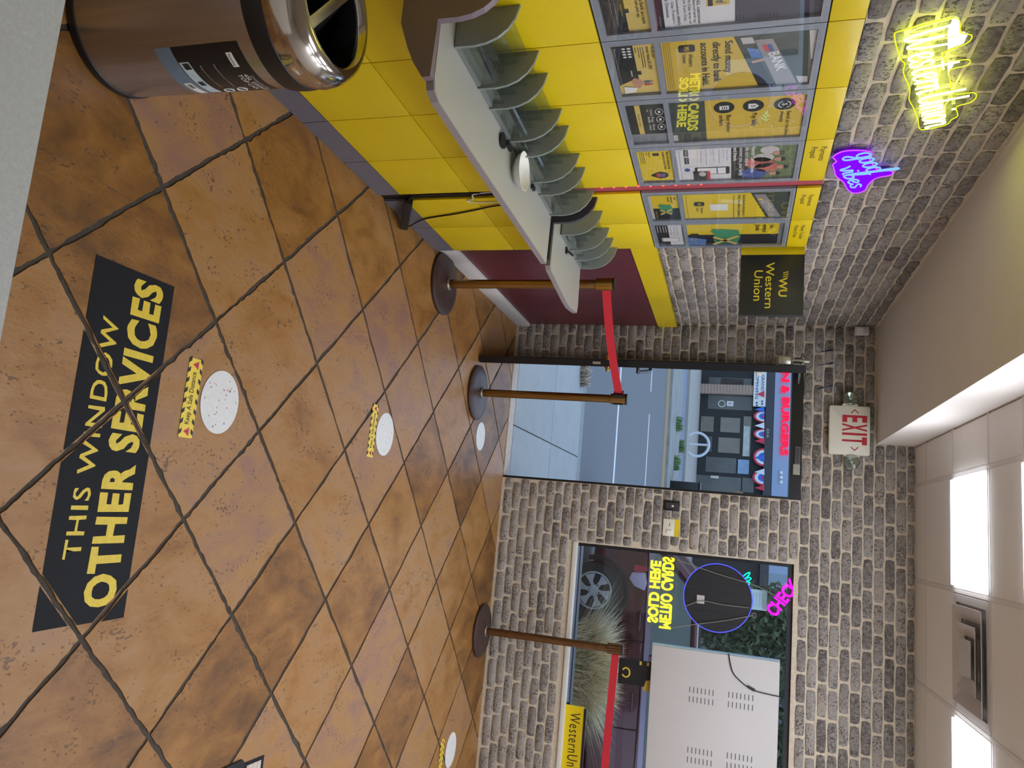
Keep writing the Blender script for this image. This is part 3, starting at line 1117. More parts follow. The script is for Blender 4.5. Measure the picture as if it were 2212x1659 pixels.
torn_flag(p, 3.225, 3.335, 1.28, 1.342)
print_text(p, 'Western Union', 3.3, 3.385, 1.262, 1.27, M_gold)
p = poster('tall yellow bank transfer poster with a blank white card patch, beside the red gap', 3.135, 3.418, 1.393, 1.83, M_yprint)
print_poly(p, M_dkgreen, [(3.135, 1.676), (3.418, 1.753), (3.418, 1.83), (3.135, 1.83)], 1, 'bank_photo')
print_poly(p, M_grey, [(3.15, 1.69), (3.41, 1.765), (3.41, 1.815), (3.15, 1.735)], 2, 'bank_board')
print_text(p, 'BANK', 3.22, 3.32, 1.722, 1.748, M_lgrey, ang=0.28)
print_poly(p, M_yprint, [(3.19, 1.708), (3.207, 1.713), (3.207, 1.728), (3.19, 1.723)], 3, 'flag_print')
print_text(p, 'Send money directly to\nbank accounts in Jamaica.', 3.15, 3.385, 1.62, 1.657)
print_rect(p, M_ink, 3.15, 3.39, 1.606, 1.608, 2, 'small_print')
print_rect(p, M_whitep, 3.24, 3.308, 1.505, 1.582, 2, 'white_card')
print_poly(p, M_charcoal, rrect(3.212, 3.256, 1.437, 1.482, 0.012), 2, 'logo_badge')
print_text(p, 'WU', 3.221, 3.247, 1.452, 1.468, M_gold, bold=0.03)
print_text(p, 'Western\nUnion', 3.272, 3.335, 1.445, 1.476)
print_rect(p, MATS['faint_print'], 3.145, 3.4, 1.405, 1.407, 2, 'small_print')
# sixth bay
p = poster('small grey and white app leaflet at the far end of the second unit', 3.472, 3.726, 1.24, 1.366, M_paper)
print_rect(p, M_charcoal, 3.472, 3.726, 1.24, 1.302)
for q in (1.31, 1.325, 1.34):
    print_text(p, 'Download the app today', 3.485, 3.6, q, q + 0.008, res=1)
print_poly(p, M_lgrey, rrect(3.63, 3.68, 1.262, 1.35, 0.006), 2, 'phone_picture')
print_rect(p, M_whitep, 3.635, 3.675, 1.27, 1.342, 3, 'phone_screen')
for q in (1.25, 1.264, 1.278, 1.29):
    print_rect(p, M_lgrey, 3.48, 3.56, q, q + 0.004, 2, 'small_print')
p = poster('tall yellow poster with large torn green flag and a painted dark reflection, behind the projecting square sign', 3.47, 3.742, 1.388, 1.81, M_yprint)
print_rect(p, M_navy, 3.6, 3.742, 1.388, 1.81)  # dark right half paints in the sign's reflection in the cover glass
print_text(p, 'Send\nmoney to\nJamaica.', 3.482, 3.575, 1.7, 1.79, bold=0.01)
torn_flag(p, 3.525, 3.72, 1.5, 1.64)
print_poly(p, M_bluep, [(3.63, 1.39), (3.74, 1.39), (3.74, 1.47), (3.66, 1.48)], 2, 'sky_print')
print_poly(p, M_charcoal, rrect(3.585, 3.622, 1.402, 1.445, 0.008), 3, 'logo_badge')
print_text(p, 'Western\nUnion', 3.635, 3.7, 1.405, 1.435, M_tan)

# ------------------------------------------------------------------ shelves and brochure racks
M_shelf = mat('grey_shelf_laminate', (172, 172, 164), 0.32, var=0.03, vscale=10)
M_shelfedge = mat('mauve_shelf_edge', (142, 134, 134), 0.45)
M_fin = mat('slate_fin', (142, 148, 146), 0.35)
M_plum = mat('plum_bracket', (122, 106, 114), 0.45)


def shelf(label, pts, z, edge):
    t = thing('counter_shelf', label, 'shelf', (-1.25, (pts[0][1] + pts[2][1]) / 2, z), 'grey counter shelves')
    MB().prism(UNIT, pts, z - 0.024, z - 0.002).obj('edge_band', edge, t)
    ins = []
    cx_, cy_ = sum(p[0] for p in pts) / len(pts), sum(p[1] for p in pts) / len(pts)
    for x, y in pts:
        ins.append((x - math.copysign(0.003, x - cx_), y - math.copysign(0.003, y - cy_)))
    MB().prism(UNIT, ins, z - 0.002, z).obj('top', M_shelf, t)
    return t


ZSH = 0.838
s1 = shelf('long grey shelf across the yellow panels holding the white bowl',
           [(XK + 0.001, 1.712), (-1.135, 1.712), (-1.105, 1.724), (-1.09, 1.76), (-1.085, 2.0), (-1.078, 3.045), (XK + 0.001, 3.062)], ZSH, M_shelfedge)
s2 = shelf('short grey shelf with a rounded far corner, next to the maroon wainscot',
           [(XK + 0.001, 3.135), (-1.1, 3.128), (-1.085, 3.145), (-1.045, 3.5), (-1.04, 3.6), (-1.06, 3.76), (-1.1, 3.775), (XK + 0.001, 3.75)], ZSH - 0.004, M_shelfedge)
FIN = [(-1.4095, 0.84), (-1.295, 0.84), (-1.294, 0.9), (-1.3, 0.935), (-1.314, 0.968), (-1.337, 0.995), (-1.368, 1.015), (-1.4095, 1.026)]
PY_ = Matrix(((1, 0, 0, 0), (0, 0, -1, 0), (0, 1, 0, 0), (0, 0, 0, 1)))   # (x, z, -y)
# shaped end bracket that carries the long shelf
br = [(-1.4095, 0.73), (-1.295, 0.73), (-1.262, 0.742), (-1.215, 0.76), (-1.17, 0.782), (-1.125, 0.812), (-1.125, 0.836), (-1.294, 0.84), (-1.294, 0.9), (-1.3, 0.935), (-1.314, 0.968), (-1.337, 0.995), (-1.368, 1.015), (-1.4095, 1.026)]
MB().prism(PY_, br, -1.711, -1.69).obj('end_bracket', M_plum, s1)
br2 = [(x, z) for x, z in br]
MB().prism(PY_, [(x, z - 0.004 if z < 0.85 else z) for x, z in br2], -3.127, -3.107).obj('end_bracket', mat('dark_bracket', (60, 60, 64), 0.45), s2)


def rack(label, ys, z):
    t = thing('brochure_rack', label, 'brochure rack', (XK, (ys[0] + ys[-1]) / 2, z), 'brochure racks on the shelves')
    for y in ys:
        f = MB().prism(PY_, [(x, max(v, z + 0.001)) for x, v in FIN], -y - 0.005, -y + 0.004)
        f.obj('fin', M_fin, t)
        e = MB().tube([(x, y - 0.0005, v) for x, v in FIN[1:]], 0.0022, 6)
        e.obj('fin_edge', M_acry, t)
    for a, b_ in zip(ys, ys[1:]):
        y0, y1 = a + 0.006, b_ - 0.006
        d = MB()
        for k, (x, top) in enumerate(((-1.312, 0.888), (-1.342, 0.926), (-1.37, 0.962), (-1.395, 0.995))):
            d.wbox(x, x + 0.002, y0, y1, z + 0.001, top)
        d.obj('clear_divider', M_acry, t)
        MB().prism(PY_, [(-1.405, z + 0.001), (-1.3, z + 0.001), (-1.3, z + 0.012), (-1.405, z + 0.02)], -y1, -y0).obj('rack_floor', mat('rack_floor_grey', (120, 122, 120), 0.4), t)
        if b_ - a > 0.17:      # curved clear lip of the brochure pocket
            lip = MB()
            arc = [(-1.31 + 0.012 * math.cos(s), z + 0.02 + 0.06 * math.sin(s)) for s in [math.radians(q) for q in range(0, 100, 20)]]
            lip.prism(PY_, arc + [(x - 0.002, v) for x, v in reversed(arc)], -y1 + 0.01, -y0 - 0.01)
            lip.obj('clear_lip', M_acry, t)
            mp = (y0 + y1) / 2
            lp = MB().tube([(-1.3085, mp + 0.07 * math.cos(s), z + 0.035 + 0.055 * math.sin(s)) for s in [math.radians(q) for q in range(0, 181, 15)]], 0.0012, 6)
            lp.obj('pocket_rim', M_acry, t)
    return t


rack('run of curved slate brochure fins with clear dividers on the long shelf', [1.82, 2.035, 2.155, 2.372, 2.49, 2.702, 2.823, 3.032], ZSH)
rack('pair of brochure pockets with curved slate fins on the short shelf', [3.262, 3.466, 3.6, 3.735], ZSH - 0.004)

# things on the shelves
t = thing('bowl', 'shallow white bowl on the long grey shelf', 'bowl', (-1.232, 2.475, ZSH))
Mw = Matrix.Translation((-1.232, 2.475, ZSH))
MB().lathe([(0.03, 0.0), (0.034, 0.004), (0.06, 0.022), (0.069, 0.038), (0.071, 0.04), (0.069, 0.0405), (0.056, 0.022), (0.028, 0.008), (0.001, 0.007)], Mw, 32, True, True).obj('bowl_body', M_white, t, True)
t = thing('coin_dish', 'small round black dish on the long grey shelf, near the white bowl', 'dish', (-1.26, 2.3, ZSH))
MB().lathe([(0.024, 0), (0.028, 0.004), (0.028, 0.01), (0.02, 0.009), (0.001, 0.008)], Matrix.Translation((-1.262, 2.3, ZSH)), 24).obj('dish_body', M_black, t, True)
o = MB().wbox(-1.29, -1.268, 2.345, 2.395, ZSH, ZSH + 0.012).bevel(0.002).obj('pen_clip', M_black, None, True)
tag(o, 'small black clip on the shelf between the dish and the white bowl', 'clip')
o = MB().wbox(-1.29, -1.272, 2.7, 2.735, ZSH, ZSH + 0.012).bevel(0.002).obj('pen_clip', M_black, None, True)
tag(o, 'small black clip on the shelf beyond the white bowl', 'clip')
t = thing('pen_holder', 'thin black pen on the short grey shelf by the maroon wall', 'pen', (-1.272, 3.42, ZSH - 0.004))
MB().tube([(-1.27, 3.4, ZSH + 0.003), (-1.265, 3.45, ZSH + 0.02)], 0.006, 8).obj('pen_body', M_black, t, True)
MB().wbox(-1.285, -1.255, 3.385, 3.405, ZSH - 0.004, ZSH + 0.004).obj('pen_base', M_black, t)

# power adapter hanging out of the gap
t = thing('power_adapter', 'black power adapter leaning on the grey plinth with trailing cable', 'adapter', (-1.39, 3.16, 0.0))
p0, p1 = Vector((-1.392, 3.05, 0.145)), Vector((-1.36, 3.285, 0.02))
dv = (p1 - p0).normalized()
sv = Vector((1, 0, 0))
sv = (sv - dv * sv.dot(dv)).normalized()
nv = dv.cross(sv)
AM = Matrix(((dv.x, nv.x, sv.x, p0.x), (dv.y, nv.y, sv.y, p0.y), (dv.z, nv.z, sv.z, p0.z), (0, 0, 0, 1)))
MB().box(AM, 0.0, (p1 - p0).length, -0.02, 0.02, -0.015, 0.015).bevel(0.003).obj('adapter_body', M_black, t, True)
cb = spline([p1 + dv * -0.003, (-1.365, 3.31, 0.012), (-1.385, 3.33, 0.03), (-1.404, 3.29, 0.125), (-1.404, 3.24, 0.3), (-1.404, 3.2, 0.42), (-1.402, 3.15, 0.55), (-1.402, 3.14, 0.7)], 6)
MB().tube(cb, 0.0038, 6).obj('cable', M_black, t, True)
cb = spline([p0, (-1.415, 3.04, 0.2), (-1.418, 3.045, 0.5), (-1.418, 3.05, 0.75)], 6)
MB().tube(cb, 0.0038, 6).obj('cable', M_black, t, True)
o = MB().tube(spline([(-1.418, 3.03, 0.62), (-1.416, 3.05, 0.47), (-1.405, 3.075, 0.455), (-1.404, 3.1, 0.42), (-1.404, 3.12, 0.5), (-1.404, 3.11, 0.7)], 6), 0.003, 6).obj('white_cord', M_white, None, True)
tag(o, 'thin white cord looping out of the black gap', 'cord')

# string of red fairy lights in the upper gap
FX = XK - 0.009
t = thing('fairy_lights', 'string of tiny red lights along the red gap between the units', 'string lights', (FX, 3.03, 1.1))
MB().tube(spline([(FX, 3.03 + 0.004 * math.sin(k * 2.1), 1.05 + 0.04 * k) for k in range(23)], 3), 0.0016, 5).obj('wire', mat('clear_wire', (190, 150, 150), 0.3), t, True)
for k in range(9):
    MB().lathe([(0.0012, -0.005), (0.0034, -0.002), (0.0034, 0.002), (0.0012, 0.005)], Matrix.Translation((FX + 0.003, 3.028, 1.06 + 0.052 * k)), 8).obj('bulb', emis('red_bulb', (255, 50, 40), 9.0), t, True)

# ================================================================== SIGNS ON THE WALLS
# ------------------------------------------------------------------ projecting square sign
PS = plane_back(3.79)
t = thing('projecting_sign', 'square black sign with yellow lettering projecting from the yellow unit', 'sign', (-1.25, 3.79, 1.645))
M_signblk = mat('sign_black', (44, 45, 44), 0.4)
plate('sign_face', M_signblk, t, PS, -1.379, -1.068, 1.646, 1.945, -0.02, 0.012, 0.002)
plate('mounting_strip', M_yellow, t, PS, -1.427, -1.38, 1.646, 1.945, -0.02, 0.012)
text('lettering', 'Western\nUnion', M_lab, t, PS, -1.34, -1.104, 1.712, 1.806, n=0.0126, bold=0.006, res=4, line=0.92, align='CENTER')
text('lettering', 'WU', M_lab, t, PS, -1.262, -1.163, 1.828, 1.868, n=0.0126, bold=0.02, res=4)
for k in range(3):
    u = -1.292 + 0.0105 * k
    MB().prism(PS, [(u + 0.006, 1.848), (u + 0.010, 1.848), (u + 0.003, 1.872), (u - 0.001, 1.872)], 0.0126, 0.0136).obj('logo_stroke', M_lab, t)

# ------------------------------------------------------------------ handwriting neon
STROKE = {
    'W': (0.86, [[(0, 1.0), (0.02, 0.5), (0.1, 0.08), (0.22, 0.08), (0.32, 0.45), (0.36, 0.78), (0.38, 0.45), (0.46, 0.08), (0.58, 0.1), (0.7, 0.5), (0.76, 1.0), (0.7, 1.12)]]),
    'e': (0.37, [[(0.0, 0.2), (0.2, 0.27), (0.28, 0.42), (0.17, 0.5), (0.06, 0.4), (0.04, 0.18), (0.14, 0.02), (0.28, 0.06), (0.37, 0.18)]]),
    's': (0.31, [[(0.26, 0.43), (0.14, 0.5), (0.05, 0.4), (0.13, 0.28), (0.24, 0.18), (0.2, 0.03), (0.06, 0.02), (0.0, 0.09)]]),
    't': (0.32, [[(0.13, 1.0), (0.11, 0.5), (0.1, 0.2), (0.16, 0.02), (0.28, 0.05)], [(-0.05, 0.66), (0.32, 0.66)]]),
    'r': (0.29, [[(0.04, 0.5), (0.05, 0.0), (0.06, 0.28), (0.15, 0.46), (0.27, 0.46)]]),
    'n': (0.38, [[(0.04, 0.5), (0.05, 0.0), (0.06, 0.3), (0.15, 0.48), (0.25, 0.42), (0.26, 0.12), (0.3, 0.01), (0.38, 0.08)]]),
    'U': (0.55, [[(0.0, 1.05), (0.0, 0.35), (0.08, 0.05), (0.24, 0.04), (0.36, 0.25), (0.4, 0.6), (0.41, 1.1), (0.4, 0.4), (0.42, 0.0)]]),
    'i': (0.16, [[(0.04, 0.5), (0.04, 0.06), (0.12, 0.0)], [(0.05, 0.68), (0.05, 0.76)]]),
    'o': (0.39, [[(0.18, 0.5), (0.04, 0.38), (0.04, 0.12), (0.16, 0.0), (0.3, 0.1), (0.33, 0.34), (0.22, 0.5), (0.16, 0.49)]]),
    'g': (0.4, [[(0.3, 0.44), (0.18, 0.5), (0.04, 0.38), (0.04, 0.14), (0.16, 0.02), (0.3, 0.12), (0.33, 0.5), (0.32, 0.0), (0.26, -0.38), (0.1, -0.46), (0.02, -0.3), (0.16, -0.12), (0.38, 0.02)]]),
    'd': (0.48, [[(0.32, 0.44), (0.18, 0.5), (0.04, 0.38), (0.04, 0.12), (0.16, 0.0), (0.3, 0.12), (0.36, 0.6), (0.46, 1.05), (0.54, 1.0), (0.44, 0.6), (0.36, 0.1), (0.42, 0.0), (0.5, 0.06)]]),
    'v': (0.36, [[(0.0, 0.5), (0.08, 0.3), (0.14, 0.0), (0.24, 0.2), (0.3, 0.5), (0.36, 0.46)]]),
    'b': (0.4, [[(0.03, 0.1), (0.16, 0.7), (0.2, 1.05), (0.1, 1.05), (0.04, 0.6), (0.05, 0.05), (0.18, 0.0), (0.31, 0.14), (0.29, 0.38), (0.14, 0.36)]]),
    ' ': (0.2, []),
}


def neon_script(parent, name, word, M, u, v, ang, size, r, m, n, stretch=1.0):
    ca, sa = math.cos(ang), math.sin(ang)
    x = 0
    for ch in word:
        adv, strokes = STROKE[ch]
        for st in strokes:
            pts = [M @ Vector((u + ((x + a.x) * ca * stretch - a.y * sa) * size, v + ((x + a.x) * sa * stretch + a.y * ca) * size, n)) for a in spline(st, 5)]
            MB().tube(pts, r, 7).obj(name, m, parent, True)
        x += adv
    return x * size * stretch


t = thing('neon_sign', 'bright yellow handwriting neon sign tilted on the upper left brick wall', 'neon sign', (XL + 0.03, 2.42, 2.05), 'neon signs')
M_ny = emis('yellow_neon', (250, 255, 100), 30.0)
M_ny2 = emis('yellow_neon_edge', (240, 250, 30), 1.6)
Lw = sum(STROKE[c][0] for c in 'Western Union')
neon_script(t, 'neon_tube', 'Western Union', PW, 2.155, 2.065, 0.315, 0.128, 0.0025, M_ny, 0.036, stretch=0.565 / (Lw * 0.128))
# clear backing cut close around the words, edge glowing
bk = []
ca, sa = math.cos(0.315), math.sin(0.315)
loc = lambda a, b: (2.155 + a * ca - b * sa, 2.065 + a * sa + b * ca)
outl = [(-0.02, 0.0), (0.0, -0.02), (0.12, -0.02), (0.15, -0.012), (0.2, -0.022), (0.3, -0.016), (0.36, -0.026), (0.42, -0.02), (0.5, -0.016), (0.57, -0.018), (0.585, 0.0), (0.58, 0.06), (0.55, 0.08), (0.53, 0.1), (0.47, 0.1), (0.46, 0.14), (0.43, 0.158), (0.4, 0.15), (0.385, 0.1), (0.3, 0.095), (0.24, 0.1), (0.235, 0.145), (0.205, 0.15), (0.19, 0.1), (0.14, 0.09), (0.12, 0.15), (0.085, 0.165), (0.06, 0.14), (0.0, 0.14), (-0.02, 0.12)]
op = [(q.x, q.y) for q in spline([loc(a, b) for a, b in outl], 3, closed=True)]
MB().prism(PW, op, 0.022, 0.026).obj('clear_backing', M_acry, t)
MB().tube([PW @ Vector((a, b, 0.027)) for a, b in op], 0.0014, 6, closed=True).obj('edge_glow', M_ny2, t, True)
for a, b in ((0.0, 0.03), (0.07, 0.145), (0.56, 0.03), (0.43, 0.14)):
    u, v = loc(a, b)
    MB().lathe([(0.005, 0.0095), (0.005, 0.022)], PW @ Matrix.Translation((u, v, 0)), 10).obj('standoff', M_chrome, t, True)

t = thing('neon_sign', 'purple and blue handwriting neon sign on purple backing, lower on the brick', 'neon sign', (XL + 0.03, 3.03, 1.98), 'neon signs')
M_nb = emis('blue_neon', (96, 140, 255), 2.4)
M_np = emis('purple_neon_backing', (130, 10, 250), 1.1)
gp = [(2.85, 2.0), (2.89, 1.968), (2.93, 1.985), (2.955, 1.975), (3.0, 1.985), (3.06, 2.0), (3.12, 2.035), (3.19, 2.06), (3.225, 2.09), (3.205, 2.125), (3.15, 2.13), (3.09, 2.15), (3.065, 2.2), (3.03, 2.195), (3.02, 2.15), (2.97, 2.12), (2.92, 2.1), (2.87, 2.1), (2.85, 2.06)]
gq = [(q.x, q.y) for q in spline(gp, 4, closed=True)]
MB().prism(PW, gq, 0.02, 0.024).obj('purple_backing', M_np, t)
neon_script(t, 'neon_tube', 'good', PW, 2.868, 2.04, 0.42, 0.1, 0.0032, M_nb, 0.032, stretch=1.12)
neon_script(t, 'neon_tube', 'vibes', PW, 2.975, 2.0, 0.36, 0.08, 0.0032, M_nb, 0.032, stretch=1.6)
MB().tube([PW @ Vector((a, b, 0.025)) for a, b in gq], 0.0022, 6, closed=True).obj('edge_glow', emis('purple_neon_edge', (150, 60, 255), 3.0), t, True)
for u, v in ((2.87, 2.04), (3.17, 2.1)):
    MB().lathe([(0.005, 0.0095), (0.005, 0.02)], PW @ Matrix.Translation((u, v, 0)), 10).obj('standoff', M_chrome, t, True)

# ------------------------------------------------------------------ exit sign
t = thing('exit_sign', 'white exit sign with red letters and two round lamp heads on the brick', 'exit sign', (-0.745, YB, 2.245))
M_ivory = mat('ivory_plastic', (222, 218, 200), 0.4)
MB().prism(PB, rrect(-0.908, -0.582, 2.25, 2.5, 0.012), 0.0095, 0.065).bevel(0.004).obj('housing', M_ivory, t, True)
M_exit = mat('exit_red', (188, 40, 52), 0.4)
for s, (u0, u1) in (('E', (-0.846, -0.798)), ('X', (-0.79, -0.738)), ('I', (-0.728, -0.712)), ('T', (-0.702, -0.65))):
    text('letter', s, M_exit, t, PB, u0, u1, 2.33, 2.482, n=0.0657, bold=0.03)
for s, c0 in ((-1, -0.872), (1, -0.622)):
    MB().prism(PB, [(c0 + s * 0.014, 2.407), (c0 - s * 0.008, 2.43), (c0 - s * 0.016, 2.43), (c0 + s * 0.006, 2.407), (c0 - s * 0.016, 2.384), (c0 - s * 0.008, 2.384)], 0.0657, 0.0667).obj('chevron', M_exit, t)
for s, c0, zz in ((-1, -0.957, 2.378), (1, -0.535, 2.392)):
    MB().prism(PB, [(c0 - s * 0.06, zz - 0.055), (c0 - s * 0.035, zz - 0.045), (c0 - s * 0.028, zz), (c0 - s * 0.035, zz + 0.045), (c0 - s * 0.06, zz + 0.055)], 0.02, 0.06).obj('shoulder', M_ivory, t)
    hd = MB().lathe([(0.02, 0.03), (0.046, 0.045), (0.049, 0.07), (0.047, 0.072)], PB @ Matrix.Translation((c0, zz, 0)), 24, True, False).obj('lamp_head', mat('lamp_reflector', (196, 196, 190), 0.12, 0.9), t, True)
    MB().lathe([(0.047, 0.073), (0.03, 0.078), (0.001, 0.08)], PB @ Matrix.Translation((c0, zz, 0)), 24).obj('lamp_lens', M_acry, hd, True)
    MB().lathe([(0.001, 0.05), (0.008, 0.055), (0.008, 0.066), (0.001, 0.07)], PB @ Matrix.Translation((c0, zz, 0)), 12).obj('bulb', M_white, hd, True)

# ------------------------------------------------------------------ switches and detector
t = thing('key_switch', 'black plate with a small white button on the brick beside the door', 'switch', (-0.155, YB, 1.19))
plate('plate', M_black, t, PB, -0.19, -0.12, 1.192, 1.302, 0.0095, 0.014, 0.002)
plate('insert', mat('dark_insert', (60, 56, 58), 0.4), t, PB, -0.176, -0.136, 1.21, 1.29, 0.0141, 0.017)
MB().lathe([(0.008, 0.017), (0.008, 0.024), (0.004, 0.026)], PB @ Matrix.Translation((-0.153, 1.255, 0)), 12).obj('button', M_white, t, True)
t = thing('wall_switch', 'ivory double switch plate with a yellow strip, left of the window', 'switch', (-0.004, YB, 1.195))
plate('plate', M_ivory, t, PB, -0.063, 0.055, 1.197, 1.276, 0.0095, 0.015, 0.002)
plate('yellow_strip', M_yellow, t, PB, -0.063, 0.055, 1.2765, 1.306, 0.0095, 0.015)
plate('slot', M_black, t, PB, -0.034, -0.012, 1.24, 1.244, 0.015, 0.0156)
plate('toggle', M_white, t, PB, 0.012, 0.034, 1.222, 1.26, 0.015, 0.021, 0.002)
t = thing('motion_detector', 'small white detector box high in the corner under the soffit', 'detector', (-1.43, YB - 0.02, 2.4))
box('detector_body', mat('detector_white', (214, 206, 214), 0.4), t, -1.458, -1.402, YB - 0.055, YB - 0.011, 2.4, 2.49, 0.005)
box('detector_lens', M_white, t, -1.448, -1.412, YB - 0.059, YB - 0.0555, 2.41, 2.45)

# ================================================================== STANCHIONS
M_base = mat('brown_iron_base', (74, 56, 52), 0.42, 0.3, var=0.15, vscale=20)
M_rust = mat('tarnished_brass', (124, 92, 62), 0.4, 0.85, var=0.3, vscale=16)
M_brassdk = mat('aged_brass', (158, 126, 78), 0.3, 1.0, var=0.25, vscale=14, stretch=(1, 1, 0.15))
M_belt = mat('red_belt', (190, 28, 44), 0.75, var=0.06, vscale=200)


def stanchion(label, x, y, mpole, mhead, grooves):
    t = thing('belt_stanchion', label, 'stanchion', (x, y, 0), 'belt stanchions')
    T = Matrix.Translation((x, y, 0))
    MB().lathe([(0.178, 0.0), (0.181, 0.006), (0.181, 0.016), (0.17, 0.023), (0.12, 0.028), (0.045, 0.034), (0.034, 0.038)], T, 48).obj('base', M_base, t, True)
    MB().lathe([(0.036, 0.0345), (0.037, 0.044), (0.03, 0.05)], T, 24).obj('collar', mat('worn_collar', (150, 140, 126), 0.4, 0.8), t, True)
    MB().lathe([(0.0255, 0.048), (0.0255, 0.9)], T, 28).obj('pole', mpole, t, True)
    hd = MB()
    if grooves:
        for k in range(12):
            a = 2 * math.pi * k / 12
            hd.tube([(x + 0.029 * math.cos(a), y + 0.029 * math.sin(a), 0.895), (x + 0.029 * math.cos(a), y + 0.029 * math.sin(a), 0.99)], 0.0075, 8)
        hd.lathe([(0.03, 0.893), (0.03, 0.99)], T, 20)
    else:
        hd.lathe([(0.029, 0.893), (0.034, 0.897), (0.034, 0.988), (0.03, 0.992)], T, 28)
    hd.obj('head', mhead, t, True)
    MB().lathe([(0.0355, 0.9895), (0.0355, 0.998), (0.03, 1.0)], T, 28).obj('cap', M_black, t, True)
    return t


A = on(965, 614, 2, 0.02)
SA = stanchion('shiny brass belt post beside the short grey shelf', -1.265, 3.905, M_brassdk, M_brass, False)
SB = stanchion('brass belt post standing in front of the open door', -0.765, 4.675, M_brassdk, M_brassdk, False)
SCx, SCy = 0.822, 5.262
SCt = stanchion('tarnished brown belt post against the brick under the window', SCx, SCy, M_rust, M_rust, True)


def belt(parent, p, q, z0, z1):
    p, q = Vector(p), Vector(q)
    d = (q - p).normalized()
    n = Vector((-d.y, d.x, 0)) * 0.0008
    b = MB()
    K = 10
    rows = []
    for k in range(K + 1):
        c = p.lerp(q, k / K)
        sag = -0.012 * math.sin(math.pi * k / K)
        rows.append([b.bm.verts.new((c.x + s * n.x, c.y + s * n.y, z + sag)) for s, z in ((1, z0), (1, z1), (-1, z1), (-1, z0))])
    for R_, S_ in zip(rows, rows[1:]):
        for i in range(4):
            j = (i + 1) % 4
            b.bm.faces.new((R_[i], R_[j], S_[j], S_[i]))
    b.bm.faces.new(rows[0])
    b.bm.faces.new(list(reversed(rows[-1])))
    return b.obj('belt', M_belt, parent)


da = (Vector((-0.765, 4.675)) - Vector((-1.265, 3.905))).normalized()
belt(SA, (-1.265 + da.x * 0.03, 3.905 + da.y * 0.03, 0), (-0.765 - da.x * 0.045, 4.675 - da.y * 0.045, 0), 0.925, 0.973)
c0 = Vector((-0.765 - da.x * 0.045, 4.675 - da.y * 0.045))
BM_ = Matrix(((da.x, -da.y, 0, c0.x), (da.y, da.x, 0, c0.y), (0, 0, 1, 0), (0, 0, 0, 1)))
MB().box(BM_, -0.012, 0.012, -0.02, 0.02, 0.918, 0.978).obj('belt_clip', M_black, SB)
box('belt_slot', M_black, SB, -0.765 + 0.012, -0.765 + 0.036, 4.675 - 0.018, 4.675 + 0.006, 0.915, 0.972)
belt(SCt, (SCx + 0.03, SCy, 0), (2.585, 5.1, 0), 0.925, 0.973)
box('wall_clip', M_black, SCt, 2.575, 2.599, 5.075, 5.125, 0.915, 0.985)

# ================================================================== TRASH CAN
cx, cy = -1.197, 1.475
T = Matrix.Translation((cx, cy, 0))
t = thing('trash_can', 'tall round stainless steel swing top bin with black label', 'trash can', (cx, cy, 0))
M_steel = mat('brushed_stainless', (184, 184, 188), 0.3, 1.0, var=0.14, vscale=60, stretch=(1, 1, 0.01))
MB().lathe([(0.17, 0.0), (0.176, 0.004), (0.176, 0.022), (0.172, 0.026)], T, 64).obj('base_ring', M_black, t, True)
MB().lathe([(0.173, 0.024), (0.178, 0.3), (0.181, 0.518)], T, 72, False, False).obj('can_body', M_steel, t, True)
MB().lathe([(0.181, 0.515), (0.19, 0.52), (0.192, 0.55), (0.19, 0.572), (0.182, 0.576)], T, 72, False, False).obj('band', M_black, t, True)
lid = MB().lathe([(0.188, 0.573), (0.192, 0.6), (0.187, 0.63), (0.175, 0.654), (0.16, 0.667), (0.148, 0.668), (0.14, 0.66), (0.138, 0.64)], T, 72, False, False).obj('lid', mat('polished_stainless', (190, 186, 180), 0.12, 1.0), t, True)
MB().lathe([(0.138, 0.645), (0.135, 0.45), (0.12, 0.3), (0.001, 0.29)], T, 40, False, True).obj('liner_bag', mat('black_bag', (18, 18, 20), 0.35, bump=1.0, bscale=40), t, True)
# swing flap tipped open: rim bar and dark plate
fa = math.radians(-52)
fb = MB()
ax = on(705, 54, 2, 0.652) - on(769, 0, 2, 0.652)          # hinge axis
ax.normalize()
pp = Vector((-ax.y, ax.x, 0))
nrm = pp * math.cos(fa) + Vector((0, 0, 1)) * math.sin(fa)
cc = Vector((cx, cy, 0.652))
FM = Matrix(((ax.x, nrm.x, ax.cross(nrm).x, cc.x), (ax.y, nrm.y, ax.cross(nrm).y, cc.y), (ax.z, nrm.z, ax.cross(nrm).z, cc.z), (0, 0, 0, 1)))
FA2 = Matrix(((ax.x, pp.x, 0, cc.x), (ax.y, pp.y, 0, cc.y), (0, 0, 1, cc.z), (0, 0, 0, 1)))
fb.prism(FM, [(0.132 * math.cos(a), 0.128 * math.sin(a)) for a in [math.pi * k / 14 for k in range(15)]], -0.002, 0.002)
fb.obj('flap', M_black, lid)
MB().box(FA2, -0.133, 0.133, -0.016, 0.012, -0.004, 0.006).bevel(0.002).obj('flap_bar', M_steel, lid, True)


# label wrapped on the body
def wrap(name, m, a0, a1, z0, z1, dr, parent, k=16):
    b = MB()
    prev = None
    for i in range(k + 1):
        a = a0 + (a1 - a0) * i / k
        col = []
        for z in (z0, z1):
            r = 0.173 + (z - 0.024) / 0.494 * 0.008 + 0.0008 + dr
            col.append(b.bm.verts.new((cx + r * math.cos(a), cy + r * math.sin(a), z)))
        if prev:
            b.bm.faces.new((prev[0], col[0], col[1], prev[1]))
        prev = col
    return b.obj(name, m, parent, True)


